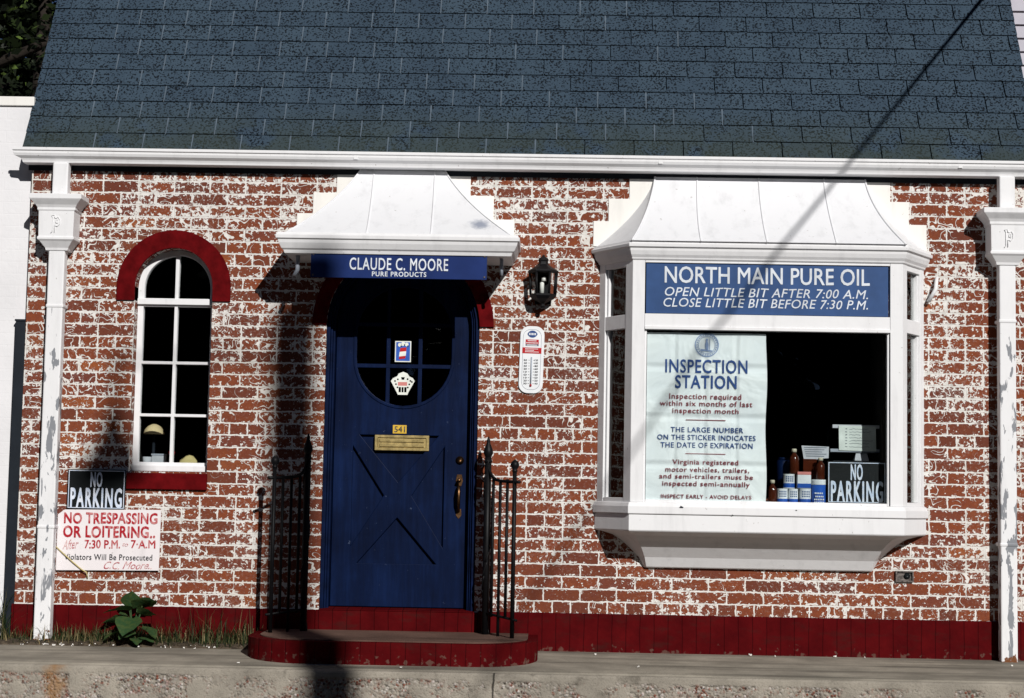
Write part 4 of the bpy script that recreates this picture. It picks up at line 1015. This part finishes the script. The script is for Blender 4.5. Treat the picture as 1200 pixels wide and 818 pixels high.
q = MB(); q.loft([[(1.722, -.10, 1.082), (1.800, -.10, 1.080), (1.800, -.03, 1.080), (1.722, -.03, 1.082)], [(1.722, -.10, 1.088), (1.800, -.10, 1.086), (1.800, -.03, 1.086), (1.722, -.03, 1.088)], [(1.730, -.09, 1.122), (1.792, -.09, 1.124), (1.792, -.085, 1.124), (1.730, -.085, 1.122)]]); q.build('sheet', 'card', wp)
rk = thing('storage_box', 'dark box standing behind the window NO PARKING sign under the shelf', 'box', (1.74, 0, SHZ)); q = MB(); q.box(1.60, 1.88, -.11, .04, SHZ, 1.066); q.build('box_body', 'dark', rk, bevel=.002); q = MB(); q.box(1.598, 1.882, -.112, .042, 1.0665, 1.079); q.build('box_lid', 'dark', rk, bevel=.002)
jr = thing('tan_jug', 'tan jug seen through the narrow pane nearest the brick vent side', 'jug', (1.90, -.10, SHZ))
lathe_part('body', [(0, 0), (.040, 0), (.044, .02), (.044, .20), (.030, .28), (.018, .31), (.018, .34), (0, .34)], (1.955, -.07, SHZ), 'cream', jr); lathe_part('cap', [(0, .3405), (.021, .3405), (.021, .36), (0, .362)], (1.955, -.07, SHZ), 'amber', jr)
jr['label'] = 'tan jug behind the narrow angled pane next to the brick'

for t in list(S.objects):
    if t.parent is None and t.get('label') and (t.name.split('.')[0] in ('oil_can', 'oil_carton', 'amber_bottle', 'dark_blue_canister', 'brown_box', 'price_card', 'display_rack', 'paper_notice', 'folded_paper', 'storage_box', 'tan_jug', 'inspection_poster') or 'bay window' in t['label'] and t.name.startswith(('shop_sign', 'no_parking'))):
        t.location += Vector((.009, .088, .008 if t.name.startswith('shop_sign') else .010 if t.name.startswith('no_parking') else 0))

# ================================================================== THINGS IN THE ARCHED WINDOW
tb = thing('side_table', 'dark small table behind the arched window holding a lamp', 'table', (-2.15, .38, .17))
q = MB(); q.box(-2.42, -1.84, .24, .62, .950, .975); q.build('tabletop', 'inside', tb, bevel=.003)
for x_ in (-2.38, -1.88):
    for y_ in (.28, .58): q = MB(); q.box(x_ - .02, x_ + .02, y_ - .02, y_ + .02, .17, .9495); q.build('leg', 'inside', tb)
tl_ = thing('table_lamp', 'table lamp with domed cream shade behind the lower panes of the arched window', 'lamp', (-2.290, .33, .975))
q = MB(); q.lathe([(.060, 1.170), (.062, 1.174), (.054, 1.198), (.036, 1.218), (.014, 1.229), (0, 1.231), ], (-2.290, .33, 0), 20); q.build('lamp_shade', 'cream', tl_)
lathe_part('lamp_base', [(0, .976), (.035, .976), (.035, .984), (.010, .995), (.008, 1.17), (0, 1.17)], (-2.290, .33, 0), 'dark', tl_)
ck = thing('white_trinket_box', 'small white trinket box among clutter on the arched window table', 'box', (-2.24, .28, .975)); q = MB(); q.box(-2.285, -2.205, .265, .30, .9755, 1.046); q.build('box_body', 'card', ck, bevel=.004); q = MB(); q.box(-2.288, -2.202, .262, .303, 1.0465, 1.056); q.build('box_lid', 'steel', ck, bevel=.002)
cu = thing('white_cup', 'white cup standing just left of the trinket box behind the arched window', 'cup', (-2.305, .27, .975)); lathe_part('cup_body', [(0, 0), (.018, 0), (.025, .03), (.026, .062), (.023, .062), (.020, .03), (0, .006)], (-2.312, .275, .9755), 'card', cu)
q = MB(); q.tube([(-2.288, .275, 1.028), (-2.272, .275, 1.022), (-2.272, .275, 1.004), (-2.290, .275, 1.0)], .003, 6); q.build('cup_handle', 'card', cu)
rb = thing('red_ornament', 'small red ornament on the arched window table', 'ornament', (-2.195, .30, .975)); lathe_part('base', [(0, 0), (.016, 0), (.012, .07), (0, .07)], (-2.182, .33, .9755), 'dark', rb); lathe_part('bud', [(0, .0705), (.016, .078), (.019, .092), (.010, .106), (0, .108)], (-2.182, .33, .9755), 'red', rb)
cl = MB(); rc = random.Random(9)
cl.loft([[(-2.07 + .062 * math.cos(a * .63) * s_ + rc.uniform(-.006, .006), .29 + .02 * math.sin(a * .63) * s_, .976 + h_ + rc.uniform(-.003, .006) * (h_ > 0)) for a in range(10)] for s_, h_ in ((1, 0), (1.0, .020), (.80, .045), (.40, .066), (.1, .072))], 0, True)
tag(cl.build('crumpled_cloth', 'straw', None), 'crumpled straw-coloured cloth at the foot of the arched window glass', 'cloth')

# ================================================================== PLANTS
def blade(mb, x, y, z, h_, lean, ang, w_):
    dx, dy = math.cos(ang), math.sin(ang); px, py_ = -dy * w_ / 2, dx * w_ / 2
    vs = []
    for i, u in enumerate((0, .35, .7)):
        bx, by, bz = x + dx * lean * u * u, y + dy * lean * u * u, z + h_ * u * (1 - .25 * u * lean / max(h_, .01))
        k = (1, .85, .5)[i]; vs += [(bx - px * k, by - py_ * k, bz), (bx + px * k, by + py_ * k, bz)]
    vs.append((x + dx * lean, y + dy * lean, z + h_ * (1 - .25 * lean / max(h_, .01))))
    mb.add(vs, [(0, 1, 3, 2), (2, 3, 5, 4), (4, 5, 6)], 0, True)
gr = MB(); rg = random.Random(11)
for i in range(3600):
    x = rg.uniform(-3.6, -1.54); y = -.02 - abs(rg.gauss(0, .06)); 
    dens = .45 + .55 * math.sin(x * 9.1) * math.sin(x * 4.3 + 1)
    if rg.random() > .35 + .65 * abs(dens): continue
    tall = .05 + .10 * rg.random() ** 2 + (.10 * rg.random() if -2.05 < x < -1.62 and rg.random() < .3 else 0)
    if x < -2.99: tall = .12 + .30 * rg.random() ** 1.5; y = -.16 + rg.uniform(0, .2)
    blade(gr, x, max(y, -.19), -.012, tall, tall * rg.uniform(.1, .9), rg.uniform(0, 6.28), rg.uniform(.003, .007))
for i in range(60):
    x = rg.uniform(-2.08, -1.62); blade(gr, x, -.03 - rg.random() * .1, -.01, rg.uniform(.12, .27), rg.uniform(.02, .12), rg.uniform(0, 6.28), .004)
for i in range(260):
    x = rg.uniform(-2.9, -1.6); blade(gr, x, -.08 - rg.random() * .1, -.005, rg.uniform(.02, .06), rg.uniform(.06, .14), rg.uniform(0, 6.28), .004)
tag(gr.build('grass', 'grass', None), 'ragged green and dry grass growing along the foot of the brick wall', 'grass', kind='stuff')

def leaf(mb, base, tip_dir, L_, W_, droop, rollv, n=7):
    d = Vector(tip_dir).normalized(); side = d.cross(Vector((0, 0, 1)))
    side = side.normalized() if side.length > .01 else Vector((1, 0, 0)); upv = side.cross(d)
    side = (side * math.cos(rollv) + upv * math.sin(rollv)); upv = side.cross(d)
    prof = [(0, .30), (.12, .82), (.28, 1.0), (.48, .90), (.68, .62), (.86, .28), (1, .0)]
    vs = []
    for u, k in prof:
        c = Vector(base) + d * L_ * u + Vector((0, 0, -droop * u * u))
        for q_ in (-1, -.5, 0, .5, 1):
            ruf = .012 * math.sin(u * 14 + q_ * 5) * abs(q_)
            vs.append(c + side * (W_ * .64 * k * q_) + upv * (abs(q_) * .16 * W_ * k + ruf * L_ * 2) - d * (.10 * L_ * (abs(q_) == 1) * (u == 0)))
    mb.add(vs, [(i * 5 + j, i * 5 + j + 1, i * 5 + j + 6, i * 5 + j + 5) for i in range(len(prof) - 1) for j in range(4)], 0, True)
def weed(x, y, z, specs, label):
    t = thing('leafy_weed', label, 'plant', (x, y, z))
    for (dx, dy, h_, dirv, L_, W_, dr_, rl) in specs:
        s_ = MB(); top = Vector((x + dx, y + dy, z + h_)); s_.tube([(x, y, z), (x + dx * .5, y + dy * .4, z + h_ * .6), top], [.005, .004, .003], 6); s_.build('stem', 'weed', t)
        l = MB(); leaf(l, top, dirv, L_, W_, dr_, rl); l.build('leaf', 'weed', t)
weed(-2.265, -.12, -.01, [
    (.02, -.01, .20, (.65, -.45, .5), .13, .10, .02, .3), (-.02, -.02, .19, (-.75, -.5, .12), .15, .11, .03, -.2), (0, -.05, .15, (-.1, -.85, -.45), .15, .12, .02, .1),
    (.05, -.04, .10, (.8, -.6, -.2), .13, .11, .03, .2), (-.07, -.03, .07, (-.8, -.6, -.2), .10, .09, .03, -.2), (.04, -.02, .17, (.85, -.3, .25), .11, .09, .03, .5), (.03, -.06, .04, (.3, -.9, -.1), .09, .06, .02, .0), (-.02, .0, .21, (.1, -.3, .6), .10, .09, .0, .1), (.05, -.02, .22, (.7, -.3, .35), .11, .07, .02, .7), (-.05, -.01, .13, (-.85, -.3, .15), .12, .085, .03, -.5), (.0, -.06, .08, (-.4, -.85, -.1), .10, .085, .03, .3), (.07, -.04, .05, (.7, -.7, .05), .10, .075, .03, -.3), (-.03, -.02, .16, (-.5, -.7, .3), .07, .05, .01, .4)],
    'broad-leaved green weed growing in the grass at the foot of the wall')

def tree(x, y, h_, cr, n, seed, label):
    r = random.Random(seed); t = thing('tree', label, 'tree', (x, y, -.03), 'dark trees behind the white wall')
    tk = MB(); tk.tube([(x, y, -.03), (x + .1, y, h_ * .3), (x - .05, y + .1, h_ * .6), (x, y, h_ * .9)], [.18, .14, .09, .03], 10)
    cl_ = []
    for k in range(11):
        a_ = r.uniform(0, 6.28); z_ = h_ * r.uniform(.35, .9); rad = cr * r.uniform(.5, .95)
        e = Vector((x + rad * math.cos(a_), y + rad * math.sin(a_), z_ + r.uniform(.2, .8))); cl_.append(e)
        tk.tube([(x, y, z_ - .3), ((x + e.x) / 2, (y + e.y) / 2, z_ + .1), e], [.05, .035, .012], 6)
    tk.build('trunk', 'bark', t)
    cm = MB()
    for k in range(26): cl_.append(Vector((x + r.gauss(0, cr * .5), y + r.gauss(0, cr * .5), h_ * r.uniform(.28, 1.0))))
    for i in range(n):
        c = r.choice(cl_); v0 = Vector((r.gauss(0, .33), r.gauss(0, .33), r.gauss(0, .28)))
        p = c + v0; s_ = r.uniform(.05, .10)
        d = Vector((r.uniform(-1, 1), r.uniform(-1, 1), r.uniform(-.7, .4))).normalized(); sd = d.cross(Vector((r.uniform(-1, 1), r.uniform(-1, 1), r.uniform(-1, 1)))).normalized()
        cm.add([p, p + d * s_ * .5 + sd * s_ * .28, p + d * s_, p + d * s_ * .5 - sd * s_ * .28], [(0, 1, 2, 3)])
    cm.build('crown', 'foliage', t)
tree(-4.6, 3.2, 6.5, 1.7, 9000, 1, 'dark leafy tree nearest the roof edge behind the white wall')
tree(-6.3, 4.4, 7.0, 1.9, 7000, 2, 'dark leafy tree rising left behind the white wall')
tree(-4.9, 6.6, 7.6, 2.0, 7000, 3, 'dark leafy tree furthest behind the white wall')
hd = MB(); rh = random.Random(21)
for i in range(20000):
    p = Vector((rh.uniform(-14, -2.5), rh.uniform(8.5, 12), rh.uniform(0, 9.5))); s_ = rh.uniform(.25, .55)
    d = Vector((rh.uniform(-1, 1), rh.uniform(-1, 1), rh.uniform(-.7, .4))).normalized(); sd = d.cross(Vector((rh.uniform(-1, 1), rh.uniform(-1, 1), rh.uniform(-1, 1)))).normalized()
    hd.add([p, p + d * s_ * .5 + sd * s_ * .35, p + d * s_, p + d * s_ * .5 - sd * s_ * .35], [(0, 1, 2, 3)])
tag(hd.build('woods', 'foliage', None), 'dense dark woods filling the gap behind the trees', 'woods', kind='stuff')

ow_ = MB(); ro = random.Random(31)  # unseen woods put in to block sky fill and blacken glass reflections
for i in range(16000):
    p = Vector((ro.uniform(-50, 50), ro.uniform(-31, -25), ro.uniform(-.3, 10.4) - ro.random() ** 4 * 4)); s_ = ro.uniform(.9, 1.7)
    d = Vector((ro.uniform(-1, 1), ro.uniform(-1, 1), ro.uniform(-.7, .4))).normalized(); sd = d.cross(Vector((ro.uniform(-1, 1), ro.uniform(-1, 1), ro.uniform(-1, 1)))).normalized()
    ow_.add([p, p + d * s_ * .5 + sd * s_ * .4, p + d * s_, p + d * s_ * .5 - sd * s_ * .4], [(0, 1, 2, 3)])
tag(ow_.build('woods', 'foliage', None), 'unseen dark belt of woods added across the street to darken window reflections', 'woods', kind='stuff')

# ================================================================== NEIGHBOURS
nb = thing('white_outbuilding', 'low white painted masonry building joined to the shop beside the dark post', 'building', (-5.5, 1.5, -.03))
q = MB(); q.box(-9, -2.985, .06, 2.6, -.3, 3.045); q.build('wall', 'wblock', nb)
q = MB(); q.box(-9.02, -2.99, .045, 2.62, 3.046, 3.10); q.build('coping', 'step_white', nb, bevel=.004)
dp = thing('dark_post', 'dark narrow timber post between the white building and the brick corner', 'post', (-3.02, .03, -.03))
q = MB(); q.box(-3.034, -2.974, .012, .058, -.03, 1.79); q.build('post_board', 'dark', dp, bevel=.003); q = MB(); q.box(-3.038, -2.973, .008, .059, 1.791, 1.803); q.build('post_cap', 'dark', dp, bevel=.002)
hsx = thing('grey_sided_house', 'pale grey house with lap siding rising behind the roof edge', 'house', (6, 7, -.03))
q = MB(); q.box(3.25, 9, 4.02, 10, -.3, 7.2); q.build('wall', 'siding', hsx)
q = MB(); z_ = -.03
while z_ < 7.1: q.prismx([(4.019, z_), (3.985, z_), (4.008, z_ + .11), (4.019, z_ + .11)], 3.25, 9); z_ += .11
q.build('lap_siding', 'siding', hsx)
q = MB(); q.prismx([(3.7, 7.1), (7, 9.2), (10.3, 7.1), (10.3, 7.2), (7, 9.35), (3.7, 7.2)], 3.0, 9.2); q.build('roof', 'roof', hsx)
for x_ in (4.6, 6.8):
    q = MB(); q.plate(rect(x_, x_ + 1, 4.6, 6.2), [rect(x_ + .08, x_ + .92, 4.68, 6.12)], 3.96, 4.0); wq = q.build('window', 'white', hsx); q = MB(); q.box(x_ + .081, x_ + .919, 3.98, 3.99, 4.681, 6.119); q.build('pane', 'black', hsx, parent=wq)

# ================================================================== POLE AND SERVICE CABLE
PX, PY = 4.80, -15.6
up_ = thing('utility_pole', 'weathered wooden utility pole across the street with an added arm casting a wall shadow', 'utility pole', (PX, PY, -.36))
q = MB(); q.tube([(PX, PY, -.36), (PX, PY, 10.92)], [.145, .125], 16); q.build('pole_shaft', 'wood', up_)
q = MB(); q.lathe([(0, 0), (.02, 0), (.03, .04), (.02, .08), (0, .08)], (PX - .15, PY, 6.93), 10); q.build('insulator', 'candle', up_)
q = MB(); q.tube([(PX, PY, 10.55), (PX - .5, PY, 10.72), (3.80, PY, 10.66)], .014, 8); q.build('shadow_arm', 'steel', up_)  # unseen arm and cone, invented to cast the blotch beside the arched window
q = MB(); q.lathe([(0, .33), (.05, .33), (.08, .20), (.19, .0), (.18, -.03), (0, -.03)], (3.79, PY, 10.0), 16); q.tube([(3.80, PY, 10.3), (3.80, PY, 10.68)], .025, 8); q.build('shadow_cone', 'steel', up_)
cb_ = MB()
cb_.tube([(PX - .15, PY, 7.0), (3.94, -8.0, 6.17), (3.506, -4.59, 5.393), (2.979, -.483, 4.458), (3.0, 1.2, 4.30), (3.3, 4.0, 4.2)], .011, 8); tag(cb_.build('service_cable', 'black', None), 'black overhead service cable running to the grey house', 'cable')

# ================================================================== LITTER
lt = MB(); rl_ = random.Random(4)
def scrap(x, y, s_):
    z = -.038 + (y + .87) * .0355 + .004
    k = rl_.randint(5, 7); ang = rl_.uniform(0, 6)
    lo = [(x + s_ * math.cos(ang + 6.28 * i / k) * rl_.uniform(.6, 1.2), y + s_ * math.sin(ang + 6.28 * i / k) * .6, z + rl_.uniform(-.002, .004)) for i in range(k)]
    lt.loft([lo, [(p[0], p[1], p[2] + rl_.uniform(.002, .007)) for p in lo]])
for i in range(42):
    x = rl_.uniform(-2.9, -1.5) if i < 34 else rl_.uniform(-3, 2.7); y = rl_.uniform(-.26, -.16) if i < 34 else rl_.choice((rl_.uniform(-.10, -.03), rl_.uniform(-.8, -.1)))
    if -1.65 < x < .05 and y > -.78: continue
    scrap(x, y, rl_.uniform(.002, .007))
for x, y in ((1.15, -.05), (-.72, -.84), (-1.56, -.80), (1.62, -.04), (-2.72, -.20)): scrap(x, y, .011)
tag(lt.build('litter', 'litter', None), 'scattered pale paper scraps and grit on the concrete walk', 'litter', kind='stuff')
